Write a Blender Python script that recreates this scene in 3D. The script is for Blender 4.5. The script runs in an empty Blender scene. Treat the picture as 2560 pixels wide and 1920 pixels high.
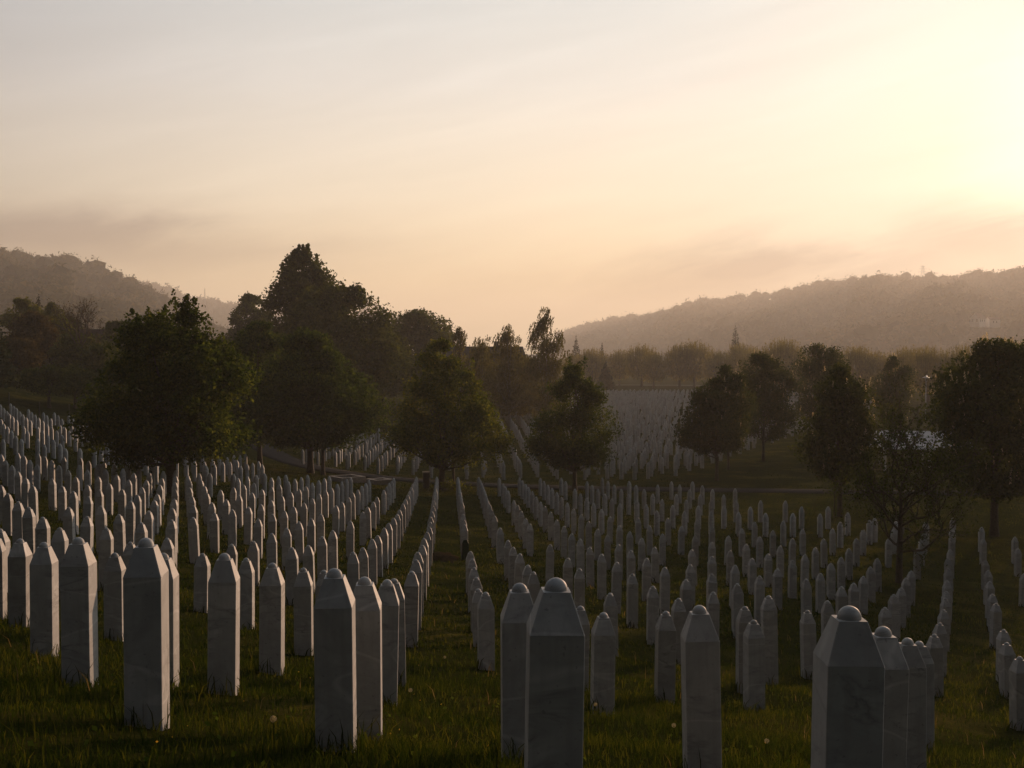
import bpy, math, random
import numpy as np

# ------------------------------------------------------------------ set-up: camera, sky, sun, exposure
sc = bpy.context.scene
COL = sc.collection
R = math.radians
CZ = 10.0                                   # eye height above the datum; the valley floor lies near 0.4
FPX = 2951.0                                # focal length in pixels of the 2560 px wide photograph
PITCH = math.atan(80.0 / FPX)
SUN_AZ, SUN_EL = R(29.0), R(7.6)            # to the right of the view axis, low over the ridge
SUN_DIR = (math.sin(SUN_AZ) * math.cos(SUN_EL), math.cos(SUN_AZ) * math.cos(SUN_EL), math.sin(SUN_EL))

cam = bpy.data.cameras.new('camera')
cam.sensor_width = 36.0
cam.lens = 36.0 * FPX / 2560.0
cam.clip_start = 0.1
cam.clip_end = 20000.0
camo = bpy.data.objects.new('camera', cam)
COL.objects.link(camo)
camo.location = (0, 0, CZ)
camo.rotation_euler = (R(90) - PITCH, 0, 0)
sc.camera = camo

sc.render.engine = 'CYCLES'
sc.cycles.use_denoising = True
sc.cycles.max_bounces = 6
sc.cycles.diffuse_bounces = 3
sc.cycles.glossy_bounces = 2
sc.cycles.transmission_bounces = 4
sc.cycles.transparent_max_bounces = 6
sc.cycles.volume_bounces = 1
sc.cycles.sample_clamp_indirect = 4.0
sc.view_settings.view_transform = 'Standard'
sc.view_settings.look = 'None'
sc.view_settings.exposure = 0.0
sc.view_settings.gamma = 1.0
sc.view_settings.use_curve_mapping = False


class NT:
    """small helper around a node tree"""
    def __init__(self, tree):
        self.t = tree

    def n(self, typ, **kw):
        nd = self.t.nodes.new(typ)
        for k, v in kw.items():
            if k.startswith('in_'):
                key = k[3:]
                key = int(key) if key.isdigit() else key
                nd.inputs[key].default_value = v
            else:
                setattr(nd, k, v)
        return nd

    def l(self, a, b):
        self.t.links.new(a, b)

    def math(self, op, a, b=None, clamp=False):
        nd = self.n('ShaderNodeMath', operation=op, use_clamp=clamp)
        for i, s in enumerate((a, b)):
            if s is None:
                continue
            if isinstance(s, (int, float)):
                nd.inputs[i].default_value = s
            else:
                self.l(s, nd.inputs[i])
        return nd.outputs[0]

    def ramp(self, fac, stops, interp='LINEAR'):
        nd = self.n('ShaderNodeValToRGB')
        cr = nd.color_ramp
        cr.interpolation = interp
        while len(cr.elements) > 1:
            cr.elements.remove(cr.elements[-1])
        cr.elements[0].position = stops[0][0]
        cr.elements[0].color = (*stops[0][1], 1) if len(stops[0][1]) == 3 else stops[0][1]
        for p, c in stops[1:]:
            e = cr.elements.new(p)
            e.color = (*c, 1) if len(c) == 3 else c
        self.l(fac, nd.inputs[0])
        return nd.outputs[0]

    def mix(self, fac, a, b, blend='MIX'):
        nd = self.n('ShaderNodeMix', data_type='RGBA', blend_type=blend)
        for i, s in ((0, fac), (6, a), (7, b)):
            if isinstance(s, (int, float)):
                nd.inputs[i].default_value = s
            elif isinstance(s, tuple):
                nd.inputs[i].default_value = (*s, 1) if len(s) == 3 else s
            else:
                self.l(s, nd.inputs[i])
        return nd.outputs[2]


def g3(v):
    return (v, v, v)


# ---- world: clear-sky model under a thin, high veil of dawn cloud and a low fog bank
world = bpy.data.worlds.new('World')
sc.world = world
world.use_nodes = True
wt = NT(world.node_tree)
world.node_tree.nodes.clear()
tc = wt.n('ShaderNodeTexCoord')
dirv = tc.outputs['Generated']
dot = wt.n('ShaderNodeVectorMath', operation='DOT_PRODUCT')
wt.l(dirv, dot.inputs[0])
dot.inputs[1].default_value = SUN_DIR
ang = wt.math('DIVIDE', wt.math('ARCCOSINE', dot.outputs['Value']), math.pi)      # 0 at the sun, 1 opposite
sep = wt.n('ShaderNodeSeparateXYZ')
wt.l(dirv, sep.inputs[0])
elev = sep.outputs['Z']
K = 1 / 180.0
SK = 0.4                                      # ramp colours are stored at 0.4 and multiplied back
def sk(c):
    return tuple(v * SK for v in c)
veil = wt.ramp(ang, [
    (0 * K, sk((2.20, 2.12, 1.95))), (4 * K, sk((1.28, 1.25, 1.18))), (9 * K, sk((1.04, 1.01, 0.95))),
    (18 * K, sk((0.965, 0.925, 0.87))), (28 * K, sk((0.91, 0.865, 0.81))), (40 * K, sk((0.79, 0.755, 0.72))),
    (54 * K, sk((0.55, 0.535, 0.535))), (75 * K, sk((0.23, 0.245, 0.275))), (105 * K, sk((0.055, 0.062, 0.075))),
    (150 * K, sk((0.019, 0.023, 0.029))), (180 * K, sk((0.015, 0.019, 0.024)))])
# the veil is warmest and brightest low down, cooler and thinner overhead
tint = wt.ramp(elev, [(0.0, (1.0, 0.78, 0.48)), (0.06, (1.0, 0.80, 0.515)), (0.13, (0.925, 0.835, 0.68)), (0.22, (0.785, 0.78, 0.76)),
                      (0.32, (0.63, 0.695, 0.74)), (0.55, (0.54, 0.60, 0.67)), (1.0, (0.47, 0.53, 0.61))])
tint = wt.mix(wt.ramp(ang, [(0.0, g3(0.7)), (10 * K, g3(0.55)), (26 * K, g3(0.0))], 'EASE'), tint, (0.86, 0.83, 0.76))
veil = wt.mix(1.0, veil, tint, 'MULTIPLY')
# long soft streaks of cirrus, tilted up to the right
mr = wt.n('ShaderNodeMapping')
mr.inputs['Rotation'].default_value = (0, R(11), 0)
wt.l(dirv, mr.inputs[0])
mp = wt.n('ShaderNodeMapping')
mp.inputs['Scale'].default_value = (1.5, 1.5, 13.0)
wt.l(mr.outputs[0], mp.inputs[0])
no = wt.n('ShaderNodeTexNoise', in_Scale=2.4, in_Detail=6.0, in_Roughness=0.58, in_Distortion=0.5)
wt.l(mp.outputs[0], no.inputs['Vector'])
streak = wt.ramp(no.outputs['Fac'], [(0.28, g3(0.93)), (0.52, g3(0.975)), (0.76, g3(1.03))])
veil = wt.mix(1.0, veil, streak, 'MULTIPLY')
# fog banks lying on the hills: ragged, grey-lilac
az = wt.math('ARCTAN2', sep.outputs['X'], sep.outputs['Y'])
mp2 = wt.n('ShaderNodeMapping')
mp2.inputs['Scale'].default_value = (3.4, 3.4, 13.0)
wt.l(mr.outputs[0], mp2.inputs[0])
no2 = wt.n('ShaderNodeTexNoise', in_Scale=2.2, in_Detail=6.0, in_Roughness=0.55, in_Distortion=0.3)
wt.l(mp2.outputs[0], no2.inputs['Vector'])
rag = wt.math('SUBTRACT', no2.outputs['Fac'], 0.5)


def bank_at(a0, sa, e0, se, slope=0.0):
    da = wt.math('SUBTRACT', az, R(a0))
    ec = wt.math('ADD', wt.math('MULTIPLY', da, slope), e0)
    de = wt.math('ADD', wt.math('SUBTRACT', elev, ec), wt.math('MULTIPLY', rag, -0.06))
    q = wt.math('ADD', wt.math('POWER', wt.math('DIVIDE', da, R(sa)), 2.0), wt.math('POWER', wt.math('ABSOLUTE', wt.math('DIVIDE', de, se)), 2.0))
    return wt.math('POWER', 2.718, wt.math('MULTIPLY', q, -1.0))


bank = bank_at(-23, 14, 0.088, 0.028, -0.03)
for ba in (bank_at(12, 11, 0.062, 0.034, 0.06), bank_at(26, 11, 0.086, 0.028, 0.03), bank_at(-60, 25, 0.08, 0.03), bank_at(70, 25, 0.07, 0.03), bank_at(150, 60, 0.08, 0.03)):
    bank = wt.math('MAXIMUM', bank, ba)
bank = wt.math('MULTIPLY', bank, wt.math('ADD', wt.math('MULTIPLY', rag, 1.7), 0.88), True)
veil = wt.mix(bank, veil, wt.mix(1.0, veil, (0.52, 0.52, 0.585), 'MULTIPLY'))
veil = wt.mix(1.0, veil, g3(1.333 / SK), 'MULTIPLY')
sky = wt.n('ShaderNodeTexSky', sky_type='NISHITA')
sky.sun_disc = False
sky.sun_elevation = SUN_EL
sky.sun_rotation = SUN_AZ
sky.air_density = 1.4
sky.dust_density = 4.0
bgsky = wt.n('ShaderNodeBackground', in_Strength=0.006)
wt.l(sky.outputs[0], bgsky.inputs[0])
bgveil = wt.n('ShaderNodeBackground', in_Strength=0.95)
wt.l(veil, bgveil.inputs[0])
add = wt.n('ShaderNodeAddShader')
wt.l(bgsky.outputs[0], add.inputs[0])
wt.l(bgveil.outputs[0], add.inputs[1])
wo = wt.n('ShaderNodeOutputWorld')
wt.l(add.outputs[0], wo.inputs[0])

sun = bpy.data.lights.new('sun', 'SUN')
sun.energy = 4.8
sun.angle = R(0.6)
sun.color = (1.0, 0.62, 0.39)
suno = bpy.data.objects.new('sun', sun)
COL.objects.link(suno)
from mathutils import Vector
suno.rotation_euler = Vector(SUN_DIR).to_track_quat('Z', 'Y').to_euler()
suno.location = (200, 300, 120)

rng = np.random.default_rng(7)

# ------------------------------------------------------------------ terrain height
TC = np.array([-28.59860517896833, -76.29650607837554, 25.677364151865106, -5.207359942176268, 75.9001143401313, -5.702268263779619, 3.895584885484919, -0.686741012046556, -1.655207023286581, 2.029658872643112, 3.413750202240751, 14.289982573659476])


def smax(a, b, k=0.5):
    return 0.5 * (a + b + np.sqrt((a - b) ** 2 + k * k))


def ground(x, y):
    """height of the ground in world z"""
    x = np.asarray(x, float)
    y = np.asarray(y, float)
    xc = np.clip(x, -60, 32)
    yc = np.clip(y, 4.5, 80)
    X = xc / 30
    Y = yc / 50
    f = np.stack([np.ones_like(X * Y), Y + 0 * X, Y ** 2 + 0 * X, Y ** 3 + 0 * X, np.sqrt(yc / 50 + .02) + 0 * X,
                  X + 0 * Y, X * Y, X * Y * Y, X * X + 0 * Y, X * X * Y, X * np.exp(-yc / 12), np.exp(-yc / 8) + 0 * X], -1)
    g = f @ TC
    g = g + np.where(y < 4.5, (4.5 - np.maximum(y, -30)) * .11, 0) - np.clip(y - 80, 0, 25) * .06
    g = g + np.clip(-18 - y, 0, 230) * .30  # unseen hillside added behind the camera to block low western sky and shade stone fronts
    return smax(g, -9.6) + CZ


def gz(x, y):
    return float(ground(x, y))


def at(u, v, d):
    """world point seen at photo pixel (u, v) at camera depth d"""
    r = (u - 1280) / FPX * d
    up = -(v - 960) / FPX * d
    c, s = math.cos(PITCH), math.sin(PITCH)
    return np.array((r, c * d + s * up, CZ + up * c - s * d))


# ------------------------------------------------------------------ mesh helpers
class MB:
    """collects vertices and faces for one mesh"""
    def __init__(self):
        self.v = []
        self.f = []
        self.n = 0

    def add(self, verts, faces):
        verts = np.asarray(verts, float).reshape(-1, 3)
        self.v.append(verts)
        o = self.n
        self.f.extend([tuple(i + o for i in fc) for fc in faces])
        self.n += len(verts)

    def box(self, c, s, rz=0.0):
        x, y, z = (a / 2 for a in s)
        v = np.array([(-x, -y, -z), (x, -y, -z), (x, y, -z), (-x, y, -z), (-x, -y, z), (x, -y, z), (x, y, z), (-x, y, z)])
        ca, sa = math.cos(rz), math.sin(rz)
        v[:, :2] = v[:, :2] @ np.array([(ca, sa), (-sa, ca)])
        self.add(v + np.array(c), [(0, 3, 2, 1), (4, 5, 6, 7), (0, 1, 5, 4), (1, 2, 6, 5), (2, 3, 7, 6), (3, 0, 4, 7)])

    def tube(self, pts, rad, n=7, cap=True):
        pts = np.asarray(pts, float)
        rad = np.asarray(rad, float)
        k = len(pts)
        tg = np.gradient(pts, axis=0)
        tg /= np.linalg.norm(tg, axis=1)[:, None] + 1e-9
        ref = np.where(np.abs(tg[:, 2:3]) > .9, np.array([[1.0, 0, 0]]), np.array([[0, 0, 1.0]]))
        a = np.cross(tg, ref)
        a /= np.linalg.norm(a, axis=1)[:, None] + 1e-9
        b = np.cross(tg, a)
        th = np.linspace(0, 2 * math.pi, n, endpoint=False)
        ring = (np.cos(th)[None, :, None] * a[:, None] + np.sin(th)[None, :, None] * b[:, None]) * rad[:, None, None] + pts[:, None]
        fs = []
        for i in range(k - 1):
            for j in range(n):
                j2 = (j + 1) % n
                fs.append((i * n + j, i * n + j2, (i + 1) * n + j2, (i + 1) * n + j))
        if cap:
            fs.append(tuple(range(n))[::-1])
            fs.append(tuple((k - 1) * n + j for j in range(n)))
        self.add(ring.reshape(-1, 3), fs)

    def lathe(self, prof, n=12, c=(0, 0, 0)):
        th = np.linspace(0, 2 * math.pi, n, endpoint=False)
        v = np.array([[(r * math.cos(t), r * math.sin(t), z) for t in th] for r, z in prof]).reshape(-1, 3)
        fs = []
        for i in range(len(prof) - 1):
            for j in range(n):
                j2 = (j + 1) % n
                fs.append((i * n + j, i * n + j2, (i + 1) * n + j2, (i + 1) * n + j))
        fs.append(tuple(range(n))[::-1])
        fs.append(tuple((len(prof) - 1) * n + j for j in range(n)))
        self.add(v + np.array(c), fs)

    def mesh(self, name, mat, smooth=False):
        m = bpy.data.meshes.new(name)
        m.from_pydata(np.concatenate(self.v).tolist(), [], self.f)
        m.materials.append(mat)
        if smooth:
            m.polygons.foreach_set('use_smooth', [True] * len(m.polygons))
        m.update()
        return m

    def build(self, name, mat, parent=None, smooth=False):
        return link(name, self.mesh(name, mat, smooth), parent)


def poly_np(name, verts, k, mat, smooth=False):
    """mesh from an array of loose k-gons: verts (N*k, 3)"""
    verts = np.ascontiguousarray(verts, dtype=np.float32).reshape(-1, 3)
    nv = len(verts)
    nf = nv // k
    m = bpy.data.meshes.new(name)
    m.vertices.add(nv)
    m.vertices.foreach_set('co', verts.ravel())
    m.loops.add(nv)
    m.loops.foreach_set('vertex_index', np.arange(nv, dtype=np.int32))
    m.polygons.add(nf)
    m.polygons.foreach_set('loop_start', np.arange(0, nv, k, dtype=np.int32))
    m.materials.append(mat)
    m.update()
    return m


def idx_np(name, verts, faces, mat, smooth=False):
    """mesh from vertex array and equal-sized face index array"""
    verts = np.ascontiguousarray(verts, dtype=np.float32).reshape(-1, 3)
    faces = np.ascontiguousarray(faces, dtype=np.int32)
    nf, k = faces.shape
    m = bpy.data.meshes.new(name)
    m.vertices.add(len(verts))
    m.vertices.foreach_set('co', verts.ravel())
    m.loops.add(nf * k)
    m.loops.foreach_set('vertex_index', faces.ravel())
    m.polygons.add(nf)
    m.polygons.foreach_set('loop_start', np.arange(0, nf * k, k, dtype=np.int32))
    if smooth:
        m.polygons.foreach_set('use_smooth', np.ones(nf, dtype=bool))
    m.materials.append(mat)
    m.update()
    return m


def link(name, mesh, parent=None, loc=None):
    o = bpy.data.objects.new(name, mesh)
    COL.objects.link(o)
    if parent is not None:
        o.parent = parent
    if loc is not None:
        o.location = loc
    return o


def tag(o, label=None, cat=None, group=None, kind=None):
    if label:
        o['label'] = label
    if cat:
        o['category'] = cat
    if group:
        o['group'] = group
    if kind:
        o['kind'] = kind
    return o


def empty(name, loc, rz=0.0):
    o = link(name, None)
    o.location = loc
    o.rotation_euler = (0, 0, rz)
    o.empty_display_size = 0.3
    return o


# ------------------------------------------------------------------ materials
def mat_new(name):
    m = bpy.data.materials.new(name)
    m.use_nodes = True
    m.node_tree.nodes.clear()
    return m, NT(m.node_tree)


def finish(m, t, shader, disp=None):
    o = t.n('ShaderNodeOutputMaterial')
    t.l(shader, o.inputs['Surface'])
    return m


def simple(name, c1, c2, scale=6.0, rough=0.8, bump=0.15, metallic=0.0, coord='Object', island=False, spec=0.3):
    m, t = mat_new(name)
    co = t.n('ShaderNodeTexCoord')
    nz = t.n('ShaderNodeTexNoise', in_Scale=scale, in_Detail=6.0, in_Roughness=0.62)
    t.l(co.outputs[coord], nz.inputs['Vector'])
    fac = t.ramp(nz.outputs['Fac'], [(0.3, g3(0)), (0.7, g3(1))])
    col = t.mix(fac, c1, c2)
    b = t.n('ShaderNodeBsdfPrincipled')
    t.l(col, b.inputs['Base Color'])
    b.inputs['Roughness'].default_value = rough
    b.inputs['Metallic'].default_value = metallic
    b.inputs['Specular IOR Level'].default_value = spec
    if bump:
        bp = t.n('ShaderNodeBump', in_Strength=bump, in_Distance=0.05)
        t.l(nz.outputs['Fac'], bp.inputs['Height'])
        t.l(bp.outputs[0], b.inputs['Normal'])
    return finish(m, t, b.outputs[0])


def leafy(name, dark, mid, light, trans=0.42, nscale=0.55):
    """foliage: colour differs from leaf to leaf; leaves let light through"""
    m, t = mat_new(name)
    ge = t.n('ShaderNodeNewGeometry')
    rnd = ge.outputs['Random Per Island']
    co = t.n('ShaderNodeTexCoord')
    nz = t.n('ShaderNodeTexNoise', in_Scale=nscale, in_Detail=3.0)
    t.l(co.outputs['Object'], nz.inputs['Vector'])
    k = t.math('ADD', t.math('MULTIPLY', rnd, 0.6), t.math('MULTIPLY', t.math('SUBTRACT', nz.outputs['Fac'], 0.3), 0.9))
    col = t.ramp(k, [(0.1, dark), (0.5, mid), (0.95, light)])
    df = t.n('ShaderNodeBsdfDiffuse')
    t.l(col, df.inputs[0])
    tr = t.n('ShaderNodeBsdfTranslucent')
    tcol = t.mix(1.0, col, (1.25, 1.15, 0.55), 'MULTIPLY')
    t.l(tcol, tr.inputs[0])
    mx = t.n('ShaderNodeMixShader', in_0=trans)
    t.l(df.outputs[0], mx.inputs[1])
    t.l(tr.outputs[0], mx.inputs[2])
    return finish(m, t, mx.outputs[0])


def marble_mat(name, island=False):
    m, t = mat_new(name)
    co = t.n('ShaderNodeTexCoord')
    if island:
        rnd = t.n('ShaderNodeNewGeometry').outputs['Random Per Island']
    else:
        rnd = t.n('ShaderNodeObjectInfo').outputs['Random']
    off = t.n('ShaderNodeCombineXYZ')
    t.l(t.math('MULTIPLY', rnd, 37.0), off.inputs[0])
    t.l(t.math('MULTIPLY', rnd, 71.0), off.inputs[1])
    t.l(t.math('MULTIPLY', rnd, 113.0), off.inputs[2])
    va = t.n('ShaderNodeVectorMath', operation='ADD')
    t.l(co.outputs['Object'], va.inputs[0])
    t.l(off.outputs[0], va.inputs[1])
    p = va.outputs[0]
    cloud = t.n('ShaderNodeTexNoise', in_Scale=3.2, in_Detail=6.0, in_Roughness=0.6, in_Distortion=0.8)
    t.l(p, cloud.inputs['Vector'])
    mpv = t.n('ShaderNodeMapping')
    mpv.inputs['Rotation'].default_value = (R(20), R(38), R(10))
    mpv.inputs['Scale'].default_value = (1.0, 1.0, 2.6)
    t.l(p, mpv.inputs[0])
    vein = t.n('ShaderNodeTexNoise', in_Scale=1.7, in_Detail=5.0, in_Roughness=0.55, in_Distortion=0.6)
    t.l(mpv.outputs[0], vein.inputs['Vector'])
    ridge = t.math('ABSOLUTE', t.math('SUBTRACT', vein.outputs['Fac'], 0.5))
    vmask = t.ramp(ridge, [(0.0, g3(1.0)), (0.018, g3(0.55)), (0.06, g3(0.0))])
    vmask = t.math('MULTIPLY', vmask, t.ramp(cloud.outputs['Fac'], [(0.42, g3(0)), (0.62, g3(1))]))
    base = t.mix(t.ramp(cloud.outputs['Fac'], [(0.3, g3(0)), (0.72, g3(1))]), (0.30, 0.304, 0.296), (0.49, 0.49, 0.474))
    base = t.mix(t.math('MULTIPLY', vmask, 0.72), base, (0.16, 0.164, 0.16))
    # pale calcite threads across some stones
    mpl = t.n('ShaderNodeMapping')
    mpl.inputs['Rotation'].default_value = (R(5), R(-52), R(0))
    mpl.inputs['Scale'].default_value = (0.5, 0.5, 1.5)
    t.l(p, mpl.inputs[0])
    pv = t.n('ShaderNodeTexNoise', in_Scale=1.2, in_Detail=2.0, in_Distortion=0.1)
    t.l(mpl.outputs[0], pv.inputs['Vector'])
    pr = t.ramp(t.math('ABSOLUTE', t.math('SUBTRACT', pv.outputs['Fac'], 0.52)), [(0.0, g3(1)), (0.006, g3(0.6)), (0.012, g3(0))])
    base = t.mix(t.math('MULTIPLY', pr, 0.28), base, (0.78, 0.77, 0.74))
    # tone differs from stone to stone, lichen and rain streaks
    tone = t.ramp(rnd, [(0.0, (0.74, 0.73, 0.71)), (0.3, (0.94, 0.94, 0.93)), (0.7, (1.0, 1.0, 1.0)), (1.0, (0.86, 0.885, 0.91))])
    base = t.mix(1.0, base, tone, 'MULTIPLY')
    mps = t.n('ShaderNodeMapping')
    mps.inputs['Scale'].default_value = (26.0, 26.0, 1.6)
    t.l(p, mps.inputs[0])
    st = t.n('ShaderNodeTexNoise', in_Scale=1.0, in_Detail=4.0)
    t.l(mps.outputs[0], st.inputs['Vector'])
    base = t.mix(t.ramp(st.outputs['Fac'], [(0.48, g3(0)), (0.75, g3(0.5))]), base, (0.27, 0.265, 0.25))
    sp = t.n('ShaderNodeTexNoise', in_Scale=42.0, in_Detail=2.0)
    t.l(p, sp.inputs['Vector'])
    base = t.mix(t.ramp(sp.outputs['Fac'], [(0.66, g3(0)), (0.72, g3(0.5))]), base, (0.16, 0.16, 0.155))
    b = t.n('ShaderNodeBsdfPrincipled')
    t.l(base, b.inputs['Base Color'])
    b.inputs['Roughness'].default_value = 0.62
    b.inputs['Specular IOR Level'].default_value = 0.28
    bp = t.n('ShaderNodeBump', in_Strength=0.12, in_Distance=0.004)
    t.l(sp.outputs['Fac'], bp.inputs['Height'])
    t.l(bp.outputs[0], b.inputs['Normal'])
    return finish(m, t, b.outputs[0])


M = {}
M['marble'] = marble_mat('white_marble')
M['marble_far'] = marble_mat('white_marble_far', True)
M['bark'] = simple('bark', (0.035, 0.026, 0.019), (0.09, 0.07, 0.052), 14, 0.9, 0.6)
M['birch_bark'] = simple('birch_bark', (0.10, 0.09, 0.08), (0.42, 0.40, 0.37), 9, 0.8, 0.3)
M['maple'] = leafy('maple_leaf', (0.020, 0.036, 0.008), (0.050, 0.075, 0.014), (0.14, 0.155, 0.028), 0.5)
M['linden'] = leafy('linden_leaf', (0.018, 0.034, 0.009), (0.042, 0.068, 0.015), (0.11, 0.135, 0.028), 0.48)
M['field_maple'] = leafy('field_maple_leaf', (0.034, 0.052, 0.010), (0.085, 0.105, 0.018), (0.20, 0.195, 0.033), 0.52)
M['chestnut'] = leafy('chestnut_leaf', (0.022, 0.034, 0.010), (0.050, 0.070, 0.016), (0.11, 0.11, 0.025), 0.35)
M['broad'] = leafy('broad_leaf', (0.026, 0.038, 0.012), (0.060, 0.075, 0.018), (0.12, 0.13, 0.030))
M['birch'] = leafy('birch_leaf', (0.055, 0.058, 0.020), (0.11, 0.105, 0.034), (0.19, 0.165, 0.06), 0.5)
M['brown'] = leafy('russet_leaf', (0.032, 0.026, 0.010), (0.068, 0.048, 0.018), (0.12, 0.085, 0.032))
M['pale'] = leafy('pale_leaf', (0.06, 0.075, 0.018), (0.13, 0.14, 0.035), (0.22, 0.21, 0.06))
M['needle'] = leafy('needles', (0.012, 0.020, 0.010), (0.025, 0.036, 0.016), (0.05, 0.06, 0.02), 0.15)
M['wood_leaf'] = leafy('woodland', (0.022, 0.030, 0.013), (0.060, 0.060, 0.024), (0.15, 0.115, 0.05), 0.3, 0.012)
M['alley'] = leafy('alley_leaf', (0.085, 0.075, 0.026), (0.16, 0.14, 0.050), (0.26, 0.22, 0.085), 0.55)  # pale spring-bud tone, lightened further to stand in for distance haze
M['blossom'] = leafy('blossom', (0.45, 0.36, 0.28), (0.60, 0.50, 0.41), (0.74, 0.64, 0.54), 0.5)
M['grass'] = leafy('grass_blade', (0.013, 0.024, 0.005), (0.030, 0.045, 0.008), (0.105, 0.098, 0.018), 0.46)
M['straw'] = leafy('dry_stalk', (0.12, 0.085, 0.04), (0.20, 0.14, 0.07), (0.30, 0.22, 0.12), 0.3)
M['flower'] = leafy('yellow_flower', (0.35, 0.20, 0.03), (0.55, 0.33, 0.05), (0.7, 0.46, 0.10), 0.4)
M['seed'] = leafy('seed_head', (0.26, 0.23, 0.20), (0.36, 0.33, 0.29), (0.46, 0.42, 0.37), 0.5)
M['asphalt'] = simple('asphalt', (0.034, 0.032, 0.031), (0.062, 0.058, 0.055), 40, 1.0, 0.3, coord='Object', spec=0.0)
M['pale_road'] = simple('pale_road', (0.10, 0.095, 0.088), (0.15, 0.14, 0.13), 3, 1.0, 0.0, spec=0.0)
M['kerb'] = simple('kerb_stone', (0.22, 0.20, 0.18), (0.36, 0.33, 0.30), 9, 0.75, 0.2)
M['pillar'] = simple('dark_stone', (0.06, 0.05, 0.045), (0.12, 0.10, 0.09), 8, 0.7, 0.2)
M['timber'] = simple('grey_timber', (0.05, 0.04, 0.032), (0.12, 0.10, 0.085), 12, 0.85, 0.4)
M['steel'] = simple('galvanised_steel', (0.22, 0.23, 0.24), (0.36, 0.37, 0.38), 12, 0.45, 0.05, metallic=0.7)
M['white_lamp'] = simple('white_enamel', (0.62, 0.62, 0.61), (0.75, 0.75, 0.74), 5, 0.35, 0.0)
M['green'] = simple('green_paint', (0.004, 0.020, 0.010), (0.010, 0.040, 0.018), 6, 0.5, 0.1)
M['earth'] = simple('bare_earth', (0.018, 0.013, 0.008), (0.045, 0.032, 0.018), 10, 1.0, 0.8, spec=0.0)
M['roof_pale'] = simple('pale_sheet_metal', (0.20, 0.20, 0.205), (0.30, 0.30, 0.305), 3, 0.6, 0.03, metallic=0.0)
M['roof_dark'] = simple('dark_roof', (0.03, 0.024, 0.02), (0.075, 0.055, 0.045), 3, 0.8, 0.3)
M['roof_tile'] = simple('red_brown_tiles', (0.10, 0.05, 0.036), (0.17, 0.085, 0.06), 3, 0.8, 0.3)
M['wall_white'] = simple('white_render', (0.62, 0.60, 0.57), (0.76, 0.74, 0.71), 2, 0.8, 0.05)
M['wall_grey'] = simple('grey_render', (0.16, 0.14, 0.12), (0.25, 0.22, 0.19), 2, 0.85, 0.1)
M['glass'] = simple('dark_glass', (0.03, 0.03, 0.035), (0.05, 0.05, 0.055), 2, 0.15, 0.0, spec=0.5)

# ground: turf in several greens with worn, mossy and dry patches
m, t = mat_new('turf')
co = t.n('ShaderNodeTexCoord')
n1 = t.n('ShaderNodeTexNoise', in_Scale=0.35, in_Detail=6.0, in_Roughness=0.6)
n2 = t.n('ShaderNodeTexNoise', in_Scale=3.2, in_Detail=8.0, in_Roughness=0.7)
n3 = t.n('ShaderNodeTexNoise', in_Scale=26.0, in_Detail=4.0, in_Roughness=0.7)
for nd in (n1, n2, n3):
    t.l(co.outputs['Object'], nd.inputs['Vector'])
c = t.mix(t.ramp(n2.outputs['Fac'], [(0.32, g3(0)), (0.7, g3(1))]), (0.015, 0.022, 0.005), (0.040, 0.044, 0.009))
c = t.mix(t.ramp(n1.outputs['Fac'], [(0.50, g3(0)), (0.70, g3(0.6))]), c, (0.135, 0.108, 0.026))
c = t.mix(t.ramp(n3.outputs['Fac'], [(0.35, g3(0.6)), (0.55, g3(0))]), c, (0.022, 0.020, 0.007))
b = t.n('ShaderNodeBsdfPrincipled')
t.l(c, b.inputs['Base Color'])
b.inputs['Roughness'].default_value = 1.0
b.inputs['Specular IOR Level'].default_value = 0.0
hsum = t.math('ADD', t.math('MULTIPLY', n3.outputs['Fac'], 0.5), n2.outputs['Fac'])
bp = t.n('ShaderNodeBump', in_Strength=0.9, in_Distance=0.12)
t.l(hsum, bp.inputs['Height'])
t.l(bp.outputs[0], b.inputs['Normal'])
M['turf'] = finish(m, t, b.outputs[0])
M['hill_turf'] = simple('hill_ground', (0.035, 0.036, 0.015), (0.10, 0.085, 0.04), 0.02, 1.0, 0.0, spec=0.0)
M['field'] = simple('pale_field', (0.10, 0.085, 0.04), (0.17, 0.13, 0.07), 0.05, 1.0, 0.0, spec=0.0)

# ------------------------------------------------------------------ the ground
def axis(segs):
    out = []
    for a, b_, s in segs:
        out.extend(np.arange(a, b_, s).tolist())
    out.append(segs[-1][1])
    return np.array(out)


xs = axis([(-4400, -400, 200), (-400, -100, 25), (-100, -40, 4), (-40, -14, 1.0), (-14, 14, .4), (14, 45, 1.0), (45, 120, 5), (120, 400, 28), (400, 4400, 200)])
ys = axis([(-400, -40, 30), (-40, 0, 4), (0, 30, .4), (30, 100, 1.0), (100, 140, 2.5), (140, 400, 13), (400, 4750, 150)])
gx, gy = np.meshgrid(xs, ys)
gzv = ground(gx, gy)
bumpy = 0.035 * (np.sin(gx * 1.9 + 1.3 * np.sin(gy * 1.1)) + np.sin(gy * 2.3 + 1.7 * np.sin(gx * .9))) * np.exp(-np.maximum(gy, 0) / 60)
gzv = gzv + np.where((np.abs(gx) < 40) & (gy > 3) & (gy < 100), bumpy - .02, 0)
nxg, nyg = len(xs), len(ys)
ii = np.arange(nxg * nyg).reshape(nyg, nxg)
fq = np.stack([ii[:-1, :-1], ii[:-1, 1:], ii[1:, 1:], ii[1:, :-1]], -1).reshape(-1, 4)
go = link('ground', idx_np('ground', np.stack([gx, gy, gzv], -1), fq, M['turf'], True))
tag(go, 'grassy cemetery slope running down into a flat valley', 'ground', kind='structure')


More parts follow.
